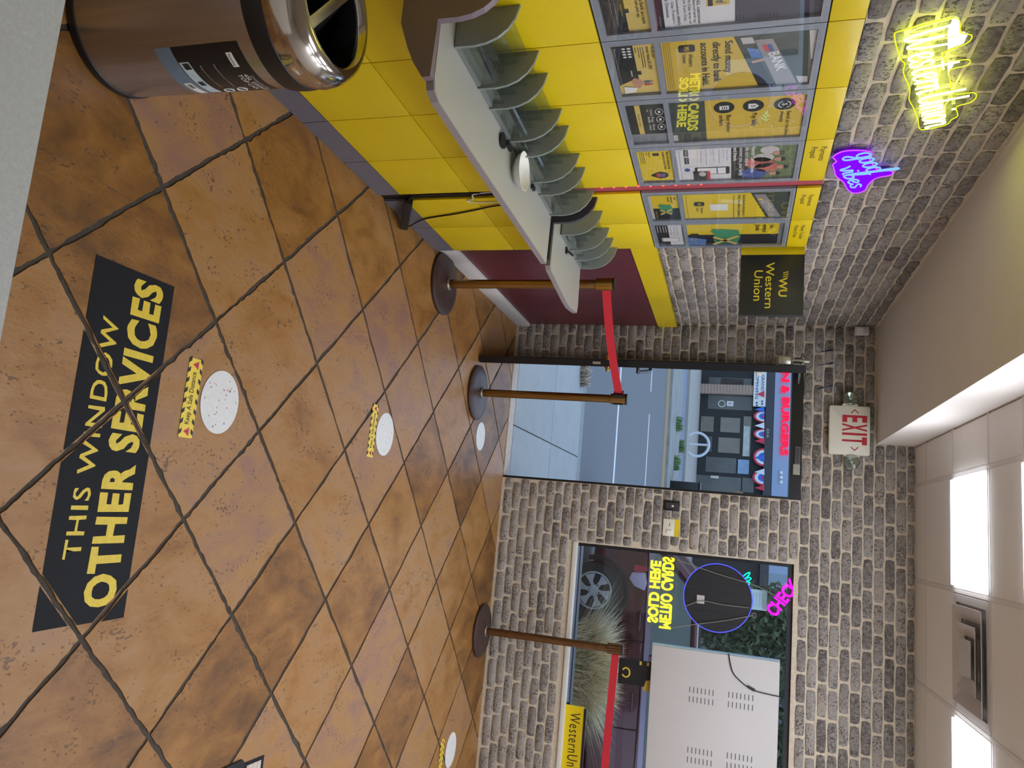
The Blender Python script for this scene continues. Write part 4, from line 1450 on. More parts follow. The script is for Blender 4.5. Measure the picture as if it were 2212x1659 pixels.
def wrap_text(name, body, m, a0, a1, z0, z1, dr, parent, **kw):
    me = text_mesh(body, **kw)
    vs = [v.co.copy() for v in me.vertices]
    x0, x1 = min(v.x for v in vs), max(v.x for v in vs)
    y0, y1 = min(v.y for v in vs), max(v.y for v in vs)
    for v, c in zip(me.vertices, vs):
        a = a0 + (a1 - a0) * (c.x - x0) / (x1 - x0)
        z = z0 + (z1 - z0) * (c.y - y0) / (y1 - y0)
        r = 0.173 + (z - 0.024) / 0.494 * 0.008 + 0.0008 + dr
        v.co = (cx + r * math.cos(a), cy + r * math.sin(a), z)
    return put(name, me, m, parent)


D_ = math.radians
a0, a1 = D_(-35), D_(26)
lb = wrap('label_sheet', mat('black_label', (24, 24, 26), 0.3), a0, a1, 0.28, 0.475, 0.0, t)
wrap('label_lower', mat('steel_blue_label', (104, 122, 138), 0.3, var=0.25, vscale=12), a0, a1, 0.232, 0.28, 0.0, lb)
wrap('picture_strip', mat('picture_strip', (184, 200, 208), 0.4, var=0.2, vscale=60), D_(-22), D_(22), 0.283, 0.312, 0.0008, lb)
wrap('picture_dark', M_charcoal, D_(-21), D_(-15), 0.29, 0.309, 0.0014, lb, 3)
wrap('picture_dark', M_charcoal, D_(-1), D_(5), 0.29, 0.306, 0.0014, lb, 3)
wrap('barcode_tag', M_whitep, D_(0), D_(22), 0.245, 0.268, 0.0008, lb, 6)
for k in range(6):
    wrap('barcode_bar', M_ink, D_(2 + k * 1.2), D_(2.5 + k * 1.2), 0.25, 0.264, 0.0014, lb, 1)
wrap_text('lettering', 'STAINLESS STEEL', M_lgrey, D_(-4), D_(22), 0.455, 0.462, 0.0008, lb)
wrap_text('lettering', '45L SWING\nTOP CAN', M_whitep, D_(-6), D_(23), 0.422, 0.451, 0.0008, lb, line=0.95)
wrap('logo_badge', M_whitep, D_(-27), D_(-14), 0.43, 0.447, 0.0008, lb, 4)
wrap_text('lettering', 'home', M_ink, D_(-25.5), D_(-15.5), 0.434, 0.442, 0.0014, lb)
for z in (0.375, 0.335):
    wrap_text('lettering', 'fingerprint proof finish', M_lgrey, D_(-18), D_(10), z, z + 0.006, 0.0008, lb, res=1)
for z in (0.385, 0.345):
    b = MB()
    b.tube([(cx + 0.1805 * math.cos(D_(17) + 0.07 * math.cos(s)), cy + 0.1805 * math.sin(D_(17) + 0.07 * math.cos(s)), z + 0.0125 * math.sin(s)) for s in [2 * math.pi * k / 16 for k in range(16)]], 0.0016, 6, closed=True)
    b.obj('round_icon', M_whitep, lb, True)

# ================================================================== WHITE COUNTER AT THE CAMERA
t = thing('counter', 'white speckled counter top along the bottom edge, nearest the camera', 'counter', (0, 0.2, 0))
M_ct = mat('white_speckled_top', (190, 192, 188), 0.5, var=0.1, vscale=160, bump=0.25, bscale=220)
ce = [on(143, 0, 2, 1.0), on(0, 740, 2, 1.0)]
ed = (ce[1] - ce[0]).normalized()
MB().prism(UNIT, [(-1.36, ce[0].y - ed.y / ed.x * (ce[0].x + 1.36)), (ce[1].x, ce[1].y), (1.2, ce[1].y + ed.y / ed.x * (1.2 - ce[1].x)), (1.2, -0.3), (-1.36, -0.3)], 0.96, 1.0).bevel(0.004).obj('top', M_ct, t, True)
box('body', M_white, t, -1.3, 1.15, -0.28, 0.44, 0.0, 0.9595)

# ================================================================== PRINTS ON THE FLOOR


def joint_cut(bm, half=0.0105):
    """floor prints are worn through along the joints of the diagonal tiles"""
    s = math.sqrt(0.5)
    for (a, b_) in ((s, s), (s, -s)):
        base = a * TX + b_ * (TY + TS)
        step = TS * math.sqrt(2)
        for k in range(-14, 15):
            c = base + k * step
            for off in (-half, half):
                g = list(bm.verts) + list(bm.edges) + list(bm.faces)
                bmesh.ops.bisect_plane(bm, geom=g, plane_co=(a * (c + off), b_ * (c + off), 0), plane_no=(a, b_, 0))
            dead = [f for f in bm.faces if abs(a * f.calc_center_median().x + b_ * f.calc_center_median().y - c) < half * 0.98]
            if dead:
                bmesh.ops.delete(bm, geom=dead, context='FACES')
    # the print is turned up: rough the worn edges a little
    for v in bm.verts:
        if len(v.link_faces) and v.is_boundary:
            v.co.x += random.uniform(-0.0012, 0.0012)
            v.co.y += random.uniform(-0.0012, 0.0012)


def sheet(name, m, parent, pts, z, cut=True, sub=0):
    bm = bmesh.new()
    f = bm.faces.new([bm.verts.new((x, y, z)) for x, y in pts])
    if sub:
        bmesh.ops.subdivide_edges(bm, edges=list(bm.edges), cuts=sub, use_grid_fill=True)
    if cut:
        joint_cut(bm)
    if f.is_valid:
        pass
    me = bpy.data.meshes.new(name)
    bm.normal_update()
    for fc in bm.faces:
        if fc.normal.z < 0:
            fc.normal_flip()
    bm.to_mesh(me)
    bm.free()
    return put(name, me, m, parent)


M_decal = mat('black_floor_vinyl', (19, 20, 25), 0.7, var=0.3, vscale=14, spec=0.25)
M_dtext = mat('worn_yellow_vinyl', (214, 186, 50), 0.5, var=0.14, vscale=60)
t = thing('floor_sticker', 'large black floor sticker with yellow words, worn along the tile joints', 'sticker', (-0.09, 1.7, 0), 'floor stickers')
sheet('vinyl', M_decal, t, [(-0.578, 1.54), (0.398, 1.563), (0.394, 1.862), (-0.584, 1.838)], 0.0006, sub=0)
ROT = Matrix.Translation((-0.09, 1.7, 0)) @ Matrix.Rotation(0.021, 4, 'Z') @ Matrix.Translation((0.09, -1.7, 0)) @ PFF
text('lettering', 'THIS WINDOW', M_dtext, t, ROT, -0.222, 0.43, -1.662, -1.604, n=0.0012, res=3, bold=0.012, space=1.12, cut=joint_cut)
text('lettering', 'OTHER SERVICES', M_dtext, t, ROT, -0.358, 0.565, -1.808, -1.692, n=0.0012, res=3, bold=0.045, space=1.12, cut=joint_cut)

M_sty = mat('yellow_vinyl', (228, 200, 66), 0.45, var=0.06, vscale=30)
M_stred = mat('red_vinyl', (196, 52, 70), 0.45)
M_stw = mat('white_vinyl', (214, 214, 212), 0.5, var=0.06, vscale=50)


def distance_sticker(label, x, y, rot, full=True):
    t = thing('distance_sticker', label, 'sticker', (x, y, 0), 'keep-distance floor stickers')
    R0 = Matrix.Translation((x, y, 0)) @ Matrix.Rotation(rot, 4, 'Z') @ Matrix.Rotation(math.pi, 4, 'Z')
    b = MB()
    b.poly(R0, rrect(-0.126, 0.126, -0.032, 0.032, 0.006), 0.0008)
    b.obj('vinyl', M_sty, t)
    for sv in (-1, 1):
        for k in range(8):
            u = -0.118 + k * 0.0325
            v0 = 0.032 * sv
            b = MB()
            b.poly(R0, [(u, v0), (u + 0.014, v0), (u + 0.022 , v0 - 0.011 * sv), (u + 0.008, v0 - 0.011 * sv)], 0.0014)
            b.obj('hazard_stripe', M_ink, t)
    text('lettering', 'Keep A Safe Distance', M_ink, t, R0, -0.083, 0.083, -0.014, 0.014, n=0.0014, res=2, bold=0.01)
    for u in (-0.106, 0.106):
        b = MB()
        b.poly(R0, [(u - 0.014, -0.013), (u + 0.014, -0.013), (u, 0.013)], 0.0014)
        tr = b.obj('warning_triangle', M_stred, t)
        text('mark', '!', M_ink, tr, R0, u - 0.0015, u + 0.0015, -0.009, 0.004, n=0.0018)
    return t


def round_sticker(label, x, y, rx, ry, scuffs):
    t = thing('round_sticker', label, 'sticker', (x, y, 0), 'white round floor stickers')
    pts = disc(x, y, rx, ry, 40)
    b = MB()
    b.poly(UNIT, pts, 0.001)
    b.obj('vinyl', M_stw, t)
    rng = random.Random(int(x * 1000))
    for k in range(scuffs):
        a, r = rng.uniform(0, 6.28), math.sqrt(rng.random()) * 0.85
        c_ = (x + rx * r * math.cos(a), y + ry * r * math.sin(a))
        q = [(c_[0] + rng.uniform(0.001, 0.006) * math.cos(s), c_[1] + rng.uniform(0.001, 0.006) * math.sin(s)) for s in [6.283 * i / 6 for i in range(6)]]
        b = MB()
        b.poly(UNIT, q, 0.0014)
        b.obj('scuff', mat('red_scuff', (196, 140, 150), 0.6) if k % 3 else mat('grey_scuff', (140, 140, 140), 0.6), t)
    return t


distance_sticker('yellow striped distance strip with crisp letters, next to the big black sticker', -0.266, 1.988, 0.015)
round_sticker('white round sticker flecked with red scuffs, nearest the camera', -0.276, 2.13, 0.106, 0.097, 26)
distance_sticker('faded yellow distance strip in the middle of the floor', -0.327, 3.258, 0.0)
round_sticker('clean white round sticker in the middle of the floor', -0.326, 3.392, 0.106, 0.096, 6)
round_sticker('bluish white round sticker on the floor just inside the door', -0.494, 4.846, 0.096, 0.092, 0)
distance_sticker('yellow distance strip far off at the right edge of the floor', 1.53, 4.70, -0.01)
round_sticker('white round sticker far off by the brick under the window', 1.512, 4.868, 0.106, 0.096, 3)
t = thing('floor_sticker', 'corner of a dark framed floor sticker at the right edge of the photo', 'sticker', (1.2, 2.6, 0), 'floor stickers')
b = MB()
b.poly(UNIT, [(0.979, 2.699), (0.974, 2.573), (1.5, 2.585), (1.51, 2.72)], 0.0008)
b.obj('vinyl', M_decal, t)
b = MB()
b.poly(UNIT, [(0.992, 2.682), (0.989, 2.592), (1.48, 2.602), (1.49, 2.702)], 0.0014)
b.obj('white_field', mat('worn_white_vinyl', (190, 178, 166), 0.5, var=0.35, vscale=40), t)
t = thing('floor_mat', 'black rubber mat corner at the right edge, in front of the dark framed sticker', 'mat', (1.3, 2.4, 0))
MB().prism(UNIT, [(0.955, 2.55), (0.968, 2.565), (1.7, 2.58), (1.7, 2.0), (0.985, 2.0), (0.958, 2.2)], 0.0, 0.008).bevel(0.002).obj('mat_body', mat('black_rubber', (16, 16, 17), 0.7, bump=0.3, bscale=300), t, True)

# ================================================================== IN THE SHOP WINDOW
YW = GY_ - 0.02           # things hang just inside the pane


def W(px, py, y=YW):
    p = on(px, py, 1, y)
    return p.x, p.z


PWIN = plane_back(YW)
# boxy display, seen from behind
t = thing('display_monitor', 'light grey metal back of a large display hung in the window', 'monitor', (1.35, YW, 1.18))
x0, z0 = W(1411, 1390)
x1, z1 = 1.9, W(1684, 1424)[1]
M_tv = mat('pale_grey_cabinet', (196, 192, 190), 0.5, var=0.02, vscale=8)
plate('cabinet', M_tv, t, PWIN, x0, x1, z0, z1, -0.012, 0.06, 0.004)
plate('edge_strip', mat('pale_blue_edge', (170, 200, 215), 0.3), t, PWIN, x0 - 0.007, x0 - 0.0005, z0, z1, -0.01, 0.05)
groups = [(1180 + 1030 / 3.078, 1120 + 1180 / 3.078), (1180 + 1292 / 3.078, 1120 + 1215 / 3.078), (1180 + 1018 / 3.078, 1120 + 1583 / 3.078), (1180 + 1283 / 3.078, 1120 + 1622 / 3.078)]
for gx, gy in groups:
    gu, gv = W(gx, gy, YW - 0.06)
    for c_ in (-1, 1):
        for k in range(7):
            v = gv + (k - 3) * 0.025
            u = gu + c_ * 0.03
            MB().prism(PWIN, rrect(u - 0.019, u + 0.019, v - 0.0032, v + 0.0032, 0.003, 2), 0.0602, 0.0608).obj('vent_slot', mat('slot_dark', (104, 102, 104), 0.6), t)
cb = [Vector((*[W(*q, YW - 0.066)[0]], YW - 0.066, W(*q, YW - 0.066)[1])) for q in ((1574, 1412), (1582, 1450), (1600, 1472), (1625, 1490), (1660, 1500), (1684, 1505))]
MB().tube(spline(cb, 5), 0.0035, 6).obj('cable', M_black, t, True)
MB().tube([cb[3] + (cb[2] - cb[3]) * 0.4, cb[3] + (cb[4] - cb[3]) * 0.15], 0.009, 8).obj('cable_joint', M_black, t, True)

# round sign seen from behind, blue edge light
t = thing('round_sign', 'black round sign with glowing blue rim hanging in the window', 'sign', (0.43, YW, 1.36))
rc = W(1550, 1291)
RM = PWIN @ Matrix.Translation((rc[0], rc[1], 0))
MB().lathe([(0.215, -0.02), (0.222, -0.014), (0.222, 0.014), (0.217, 0.02)], RM, 64).obj('sign_disc', mat('black_sign_back', (22, 22, 27), 0.55, var=0.15, vscale=8), t, True)
MB().tube([RM @ Vector((0.224 * math.cos(a), 0.224 * math.sin(a), 0.012)) for a in [2 * math.pi * k / 64 for k in range(64)]], 0.004, 6, closed=True).obj('rim_light', emis('blue_rim', (84, 90, 235), 1.5), t, True)
for k in range(6):
    u = -0.16 + k * 0.064
    h_ = math.sqrt(0.205 ** 2 - u * u)
    plate('back_rib', mat('rib_dark', (34, 34, 38), 0.6), t, RM, u, u + 0.005, -h_, h_, 0.0205, 0.023)
plate('rating_label', M_lgrey, t, RM, -0.005, 0.05, -0.135, -0.085, 0.0235, 0.0243)


def cord(parent, pts, r=0.003, off=0.03, m=None, name='cord'):
    P = []
    for q in pts:
        a = W(*q, YW - off)
        P.append(Vector((a[0], YW - off, a[1])))
    return MB().tube(spline(P, 4), r, 6).obj(name, m or mat('grey_cord', (128, 124, 118), 0.6), parent, True)


cord(t, [(1462, 1208), (1515, 1228), (1570, 1246), (1632, 1265), (1680, 1290)])
cord(t, [(1482, 1309), (1508, 1299), (1527, 1299), (1560, 1306), (1618, 1313)])
cord(t, [(1453, 1356), (1500, 1349), (1570, 1340), (1628, 1329)])
q = W(1629, 1329, YW - 0.03)
MB().tube([(q[0] + 0.014 * math.cos(a), YW - 0.03, q[1] + 0.014 * math.sin(a)) for a in [2 * math.pi * k / 14 for k in range(14)]], 0.003, 6, closed=True).obj('hang_ring', M_chrome, t, True)

# neon words facing the street (seen mirrored from inside)
t = thing('window_neon', 'yellow neon words seen mirrored in the window, left of the display', 'neon sign', (0.44, YW, 1.13), 'neon signs')
plate('clear_board', M_acry, t, PWIN, 0.165 + 0.03, 0.685, 1.12, 1.315, -0.004, 0.0)
M_nw = emis('lemon_neon', (255, 246, 30), 4.5)
text('neon_lettering', 'METRO CARDS', M_nw, t, PWIN, *sorted((W(1440, 1358)[0], W(1440, 1203)[0])), W(1427, 1290)[1], W(1453, 1290)[1], n=0.008, flip=True, outline=0.03, res=3, ores=1)
text('neon_lettering', 'SOLD HERE', M_nw, t, PWIN, *sorted((W(1415, 1345)[0], W(1415, 1211)[0])), W(1402, 1280)[1], W(1425, 1280)[1], n=0.008, flip=True, outline=0.032, res=3, ores=1)
t = thing('window_neon', 'small tilted pink neon word seen mirrored at the top of the window', 'neon sign', (0.36, YW, 1.9), 'neon signs')
a_ = Vector(W(1652, 1316, YB + 0.012))
b_ = Vector(W(1706, 1248, YB + 0.012))
ln = (b_ - a_).length
# runs up to the left: build it mirrored about its own upright axis
MM = Matrix(((-1, 0, 0, a_.x), (0, 0, -1, YB + 0.02), (0, 1, 0, a_.y), (0, 0, 0, 1)))
an = math.atan2(b_.y - a_.y, -(b_.x - a_.x))
text('neon_lettering', 'CHECK', emis('pink_neon', (255, 20, 240), 2.6), t, MM, 0, ln, 0, 0.085, n=0.008, ang=an, outline=0.03, res=3, ores=1)
plate('clear_board', M_acry, t, MM, -0.005, 0.235, -0.012, 0.185, -0.004, 0.0)
t = thing('window_neon', 'tiny cyan neon squiggle beside the round sign rim', 'neon sign', (0.29, YW, 1.73), 'neon signs')
zz = [Vector((*[W(px, py)[0]], YW - 0.012, W(px, py)[1])) for px, py in ((1606, 1244), (1614, 1238), (1620, 1237), (1616, 1244), (1610, 1250), (1619, 1247), (1622, 1251), (1612, 1256), (1620, 1258), (1617, 1263))]
MB().tube(spline(zz, 4), 0.0035, 6).obj('neon_tube', emis('cyan_neon', (10, 250, 190), 2.4), t, True)
MB().tube([zz[-1], zz[-1] + Vector((0, 0.005, 0.08))], 0.002, 6).obj('hanger', M_acry, t, True)
t = thing('paper_notice', 'pale blue paper notice hanging above the round sign', 'paper', (0.44, YW, 1.8))
u0, v0 = W(1622, 1272)
u1, v1 = W(1656, 1320)
plate('sheet', mat('pale_blue_paper', (150, 186, 204), 0.6), t, PWIN, min(u0, u1), max(u0, u1), v0, v1, 0.002, 0.004)
for k in range(4):
    plate('text_line', mat('faint_blue_ink', (110, 146, 168), 0.6), t, PWIN, min(u0, u1) + 0.02, max(u0, u1) - 0.02, v0 + 0.018 + k * 0.019, v0 + 0.021 + k * 0.019, 0.0042, 0.0048)
# advertising board on the sill
t = thing('sill_board', 'yellow lettered board standing on the window sill at the right', 'sign', (1.6, YB + 0.01, 0.62))
PSB = plane_back(YB + 0.014)
u0, v0 = on(1232, 1523, 1, YB + 0.01).x, WZ0 + 0.0195
v1 = on(1262, 1530, 1, YB + 0.01).z
plate('board', M_yellow, t, PSB, u0, 1.95, v0, v1, -0.004, 0.004)
plate('top_strip', M_black, t, PSB, u0 + 0.012, 1.95, v1, v1 + 0.016, -0.006, 0.006)
text('lettering', 'WesternUnion WU', M_ink, t, PSB, u0 + 0.045, 1.9, v0 + 0.035, v1 - 0.022, n=0.0046, space=1.15)
# black card with yellow marks below the display
t = thing('window_card', 'black card with yellow printed marks hanging under the display', 'sign', (0.98, YW, 0.9))
u0, v0 = W(1338, 1420)
u1, v1 = W(1407, 1486)
plate('card', M_black, t, PWIN, u0, u1, v0, v1, -0.003, 0.003)
um, vm = W(1352, 1452)
MB().tube([PWIN @ Vector((um + 0.03 * math.cos(a), vm + 0.026 * math.sin(a), 0.004)) for a in [math.radians(x) for x in range(-60, 250, 20)]], 0.006, 6).obj('ring_mark', M_gold, t, True)
MB().prism(PWIN, [(um + 0.035, vm + 0.14), (um + 0.1, vm + 0.12), (um + 0.105, vm + 0.17), (um + 0.03, vm + 0.165)], 0.0035, 0.0045).obj('star_mark', M_gold, t)
for k in range(2):
    plate('stripe_mark', M_gold, t, PWIN, u0 + 0.006, u0 + 0.03, vm + 0.09 + k * 0.05, vm + 0.105 + k * 0.05, 0.0035, 0.0045)
MB().tube([((u0 + u1) / 2, YW, v1), ((u0 + u1) / 2 + 0.03, YW, z0 + 0.002)], 0.0015, 6).obj('hanger', M_black, t)

# ================================================================== OUTSIDE
ZG, ZR = -0.03, -0.165
M_walk = mat('pavement_concrete', (150, 152, 154), 0.9, var=0.08, vscale=3, bump=0.2, bscale=60)
sidewalk = struct(MB().wbox(-14, 18, YB + TH, 8.36, -0.3, ZG - 0.012).obj('sidewalk', mat('pavement_joint', (86, 86, 88), 0.95)))
yy = [YB + TH + 0.001, 5.72, 7.02, 8.36]
M_slabs = mat('pavement_slab', (158, 160, 162), 0.9, var=0.07, vscale=5, rnd=0.05, bump=0.25, bscale=80)
for r_ in range(3):
    xs = [-7.0 + 1.42 * k + 0.63 for k in range(14)]
    for a, b_ in zip(xs, xs[1:]):
        sk = 0.0
        box('pavement_slab', M_slabs, sidewalk, a + 0.006, b_ - 0.006, yy[r_] + 0.005, yy[r_ + 1] - 0.005, ZG - 0.012, ZG)
box('kerb', mat('kerb_stone', (140, 142, 146), 0.9, var=0.1, vscale=10), sidewalk, -14, 18, 8.36, 8.54, -0.3, ZG)
M_road = mat('asphalt', (112, 114, 120), 0.9, var=0.1, vscale=60, bump=0.3, bscale=150)
road = struct(MB().wbox(-40, 40, 8.54, 20.4, -0.4, ZR).obj('road', M_road))
M_line = mat('road_paint', (216, 218, 220), 0.8, var=0.08, vscale=20)
sl = 0.005
box('lane_line', M_line, road, -40, 40, 11.92, 12.06, ZR, ZR + 0.004)
for k in range(26):
    box('lane_dash', M_line, road, -38.4 + 3 * k, -35.9 + 3 * k, 16.45, 16.57, ZR, ZR + 0.004)
median = struct(MB().wbox(-40, 40, 20.4, 24.6, -0.4, -0.02).obj('median', mat('median_concrete', (142, 142, 142), 0.95, var=0.25, vscale=2.5)))
box('painted_kerb', mat('kerb_yellow', (206, 176, 140), 0.8), median, -40, 40, 20.34, 20.399, -0.3, -0.1)
far_lane = struct(MB().wbox(-40, 40, 24.6, 27.6, -0.4, -0.1).obj('service_lane', mat('service_lane_asphalt', (122, 132, 150), 0.9, var=0.1, vscale=1)))
far_walk = struct(MB().wbox(-40, 40, 27.6, 50, -0.4, 0.0).obj('far_sidewalk', mat('far_paving', (160, 156, 152), 0.9, var=0.12, vscale=2, stretch=(0.2, 3, 1))))


def blades(name, label, cat, x, y, z, n, h, spread, mats, parent=None, wdt=0.004, seed=0, lean=0.5):
    rng = random.Random(seed)
    root = thing(name, label, cat, (x, y, z)) if label else None
    for mi, m in enumerate(mats):
        b = MB()
        for k in range(n // len(mats)):
            a, r = rng.uniform(0, 6.283), math.sqrt(rng.random()) * spread
            px, py = x + r * math.cos(a), y + r * 0.6 * math.sin(a)
            la, l = rng.uniform(0, 6.283), rng.uniform(0, lean)
            hh = h * rng.uniform(0.45, 1.0)
            dx, dy = math.cos(la) * l * hh, math.sin(la) * l * hh
            sx, sy = -math.sin(la) * wdt, math.cos(la) * wdt
            v = [b.bm.verts.new(q) for q in ((px - sx, py - sy, z), (px + sx, py + sy, z), (px + dx * 0.4 + sx * 0.8, py + dy * 0.4 + sy * 0.8, z + hh * 0.6), (px + dx * 0.4 - sx * 0.8, py + dy * 0.4 - sy * 0.8, z + hh * 0.6), (px + dx * 1.3, py + dy * 1.3, z + hh * (1 - 0.25 * l)))]
            b.bm.faces.new((v[0], v[1], v[2], v[3]))
            b.bm.faces.new((v[3], v[2], v[4]))
        o = b.obj('blades', m, root, fix=False)
        o['kind'] = 'stuff'
    return root


M_straw = mat('dry_straw', (236, 214, 178), 0.9, var=0.25, vscale=30)
M_straw2 = mat('grey_straw', (206, 188, 164), 0.9, var=0.2, vscale=30)
M_weed = mat('weed_green', (120, 150, 100), 0.8, var=0.2, vscale=30)
g = on(1232, 1440, 2, ZG)
blades('dry_grass', 'bushy clump of dry pale grass outside the window, in front of the car', 'grass', 1.36, 7.4, ZG, 8400, 0.84, 0.27, [M_straw, M_straw2, M_straw, M_straw, M_straw2, M_weed], wdt=0.004, seed=4, lean=0.75)
gp = on(1256, 812, 2, ZG)
blades('dry_tuft', 'small brown dry tuft at the kerb seen through the doorway', 'grass', gp.x - 0.03, gp.y, ZG, 260, 0.13, 0.16, [mat('brown_tuft', (120, 104, 92), 0.9), M_straw2], wdt=0.004, seed=5, lean=1.2)
for k, (px, py, lbn) in enumerate(((1461, 916, 'green weed on the median, right of the post head'), (1470, 968, 'taller weed on the median below the hoop rack'), (1456, 1000, 'weed on the median near the door jamb'))):
    gp = on(px, py, 2, -0.02)
    blades('weed', lbn, 'plant', gp.x, min(gp.y, 24.2), -0.02, 120, 0.26, 0.22, [M_weed], wdt=0.014, seed=20 + k, lean=0.8)

# ------------------------------------------------------------------ hoop bike rack across the street
yb = 29.0
c_ = on(1505, 960, 1, yb)
t = thing('bike_rack', 'pale round hoop bike rack with one bar, across the street', 'bike rack', (c_.x, yb, 0))
M_rack = mat('galvanised_rack', (206, 212, 222), 0.5)
R_ = 0.44
MB().tube([(c_.x + R_ * math.cos(a), yb, c_.z + R_ * math.sin(a)) for a in [2 * math.pi * k / 40 for k in range(40)]], 0.05, 8, closed=True).obj('hoop', M_rack, t, True)
MB().tube([(c_.x, yb, c_.z - R_), (c_.x, yb, c_.z + R_)], 0.04, 8).obj('bar', M_rack, t, True)
MB().tube([(c_.x, yb, 0.0), (c_.x, yb, c_.z - R_)], 0.04, 8).obj('post', M_rack, t, True)

# ------------------------------------------------------------------ shop building across the street
YS = 36.0
z7 = lambda x, y: (980 + x / 2.765, 660 + y / 2.765)
zz8 = lambda x, y: (1480 + x / 5.186, 780 + y / 5.186)


def S7(x, y, yy=YS):
    p = on(*zz8(x, y), 1, yy)
    return p.x, p.z


PSH = plane_back(YS)
t = thing('shop_building', 'dark fronted burger shop across the street under a blue grey sign band', 'building', (-3, YS, 0))
M_sf = mat('dark_storefront', (30, 31, 34), 0.5)
sxl, sxr = -9.5, 2.2
zb0 = S7(985, 800)[1]
zb1 = S7(1190, 800)[1]
MB().wbox(sxl, sxr, YS, YS + 8, 0.0, zb1 + 0.4).obj('wall', M_sf, t)
plate('sign_band', mat('sign_band_blue_grey', (150, 168, 200), 0.5), t, PSH, sxl, sxr, zb0, zb1, 0.001, 0.25)
plate('canopy_strip', mat('canopy_dark', (58, 62, 70), 0.5), t, PSH, sxl, sxr, S7(890, 800)[1], zb0 - 0.02, 0.001, 0.3)
M_bur = emis('red_channel_letters', (255, 30, 70), 1.6)
text('sign_lettering', 'BURGERS', M_bur, t, PSH, S7(1110, 420)[0], S7(1110, 1065)[0], S7(1065, 700)[1] + 0.03, S7(1160, 700)[1], n=0.26, th=0.1, bold=0.03, res=3)
text('sign_lettering', '&', M_bur, t, PSH, S7(1110, 290)[0], S7(1110, 378)[0], S7(1070, 330)[1], S7(1162, 330)[1], n=0.26, th=0.1, bold=0.03, res=3)
text('sign_lettering', 'N', M_bur, t, PSH, S7(1110, 130)[0], S7(1110, 245)[0], S7(1072, 200)[1], S7(1164, 200)[1], n=0.26, th=0.1, bold=0.03, res=3)
text('number_lettering', '217-15', M_whitep, t, PSH, S7(925, 768)[0], S7(925, 862)[0], S7(910, 800)[1], S7(935, 800)[1], n=0.31)
for k in range(3):
    u, v = S7(1068, 1255 + 52 * k)
    MB().lathe([(0.05, 0.25), (0.08, 0.3), (0.05, 0.35)], PSH @ Matrix.Translation((u, v, 0)), 12).obj('sign_lamp', M_whitep, t, True)


def sh(name, m, y0, y1, x0, x1, n0, n1):
    """y0..y1 across, x0..x1 up, in the pixels of the doorway close-up"""
    ym, xm = (y0 + y1) / 2, (x0 + x1) / 2
    return plate(name, m, t, PSH, S7(xm, y0)[0], S7(xm, y1)[0], S7(x0, ym)[1], S7(x1, ym)[1], n0, n1)


M_shopglass = mat('shop_glass_grey', (92, 94, 92), 0.12, var=0.25, vscale=0.8)
M_shopglass2 = mat('shop_glass_pale', (124, 118, 108), 0.15, var=0.2, vscale=1.2)
sh('brick_pier', mat('pale_brick_pier', (158, 134, 120), 0.9, var=0.15, vscale=8), 275, 378, 110, 760, 0.001, 0.3)
for i in range(18):
    sh('pier_course', mat('pier_joint', (186, 170, 158), 0.9), 276, 377, 130 + i * 35, 136 + i * 35, 0.3, 0.304)
sh('window', M_shopglass, 190, 270, 265, 745, 0.001, 0.02)
sh('window', M_shopglass, 385, 545, 255, 750, 0.001, 0.02)
sh('window', M_shopglass2, 620, 790, 175, 320, 0.001, 0.02)
sh('window', M_shopglass2, 635, 800, 395, 615, 0.001, 0.02)
sh('window', M_shopglass, 845, 1015, 235, 300, 0.001, 0.02)
sh('window', M_shopglass2, 860, 1030, 370, 612, 0.001, 0.02)
sh('window', M_shopglass, 1080, 1250, 230, 570, 0.001, 0.02)
sh('window', M_shopglass, 1290, 1460, 110, 625, 0.001, 0.02)
sh('window', M_shopglass, 1310, 1470, 640, 770, 0.001, 0.02)
sh('transom', M_shopglass2, 620, 1070, 648, 735, 0.001, 0.02)
sh('door_pull', M_chrome, 1285, 1315, 285, 375, 0.02, 0.08)
sh('menu_poster', mat('menu_print', (190, 200, 196), 0.5, var=0.3, vscale=3), 730, 1065, 652, 720, 0.021, 0.03)
sh('menu_poster', mat('menu_print_blue', (140, 170, 206), 0.5, var=0.25, vscale=3), 1105, 1265, 590, 715, 0.021, 0.03)
sh('food_poster', mat('food_poster_dark', (60, 50, 46), 0.5, var=0.6, vscale=4), 196, 268, 400, 655, 0.021, 0.03)
sh('grade_card', M_whitep, 450, 505, 468, 540, 0.021, 0.03)
text('grade_lettering', 'A', M_blue, t, PSH, S7(500, 463)[0], S7(500, 492)[0], S7(480, 478)[1], S7(528, 478)[1], n=0.031)
u, v = S7(410, 478)
MB().tube([PSH @ Vector((u + 0.15 * math.cos(a), v + 0.15 * math.sin(a), 0.03)) for a in [2 * math.pi * k / 16 for k in range(16)]], 0.02, 6, closed=True).obj('round_notice', M_whitep, t)
# grand opening banner and bunting
t2 = thing('banner', 'white grand opening banner on the shop across the street', 'banner', (S7(830, 360)[0], YS, 3.0))
x0, x1 = S7(830, 120)[0], S7(830, 522)[0]
v0, v1 = S7(765, 330)[1], S7(903, 330)[1]
plate('cloth', M_whitep, t2, PSH, x0, x1, v0, v1, 0.31, 0.33)
text('lettering', 'GRAND', M_blue, t2, PSH, x0 + 0.2, S7(870, 350)[0], (v0 + v1) / 2 + 0.05, v1 - 0.08, n=0.331, bold=0.02)
text('lettering', 'OPENING', M_blue, t2, PSH, x0 + 0.2, S7(800, 440)[0], v0 + 0.08, (v0 + v1) / 2 - 0.06, n=0.331, bold=0.02)
for k in range(4):
    u, v = S7(800 if k % 2 else 860, 465 + 14 * k)
    MB().prism(PSH, disc(u, v, 0.05, k=5), 0.331, 0.34).obj('star', M_blue, t2)
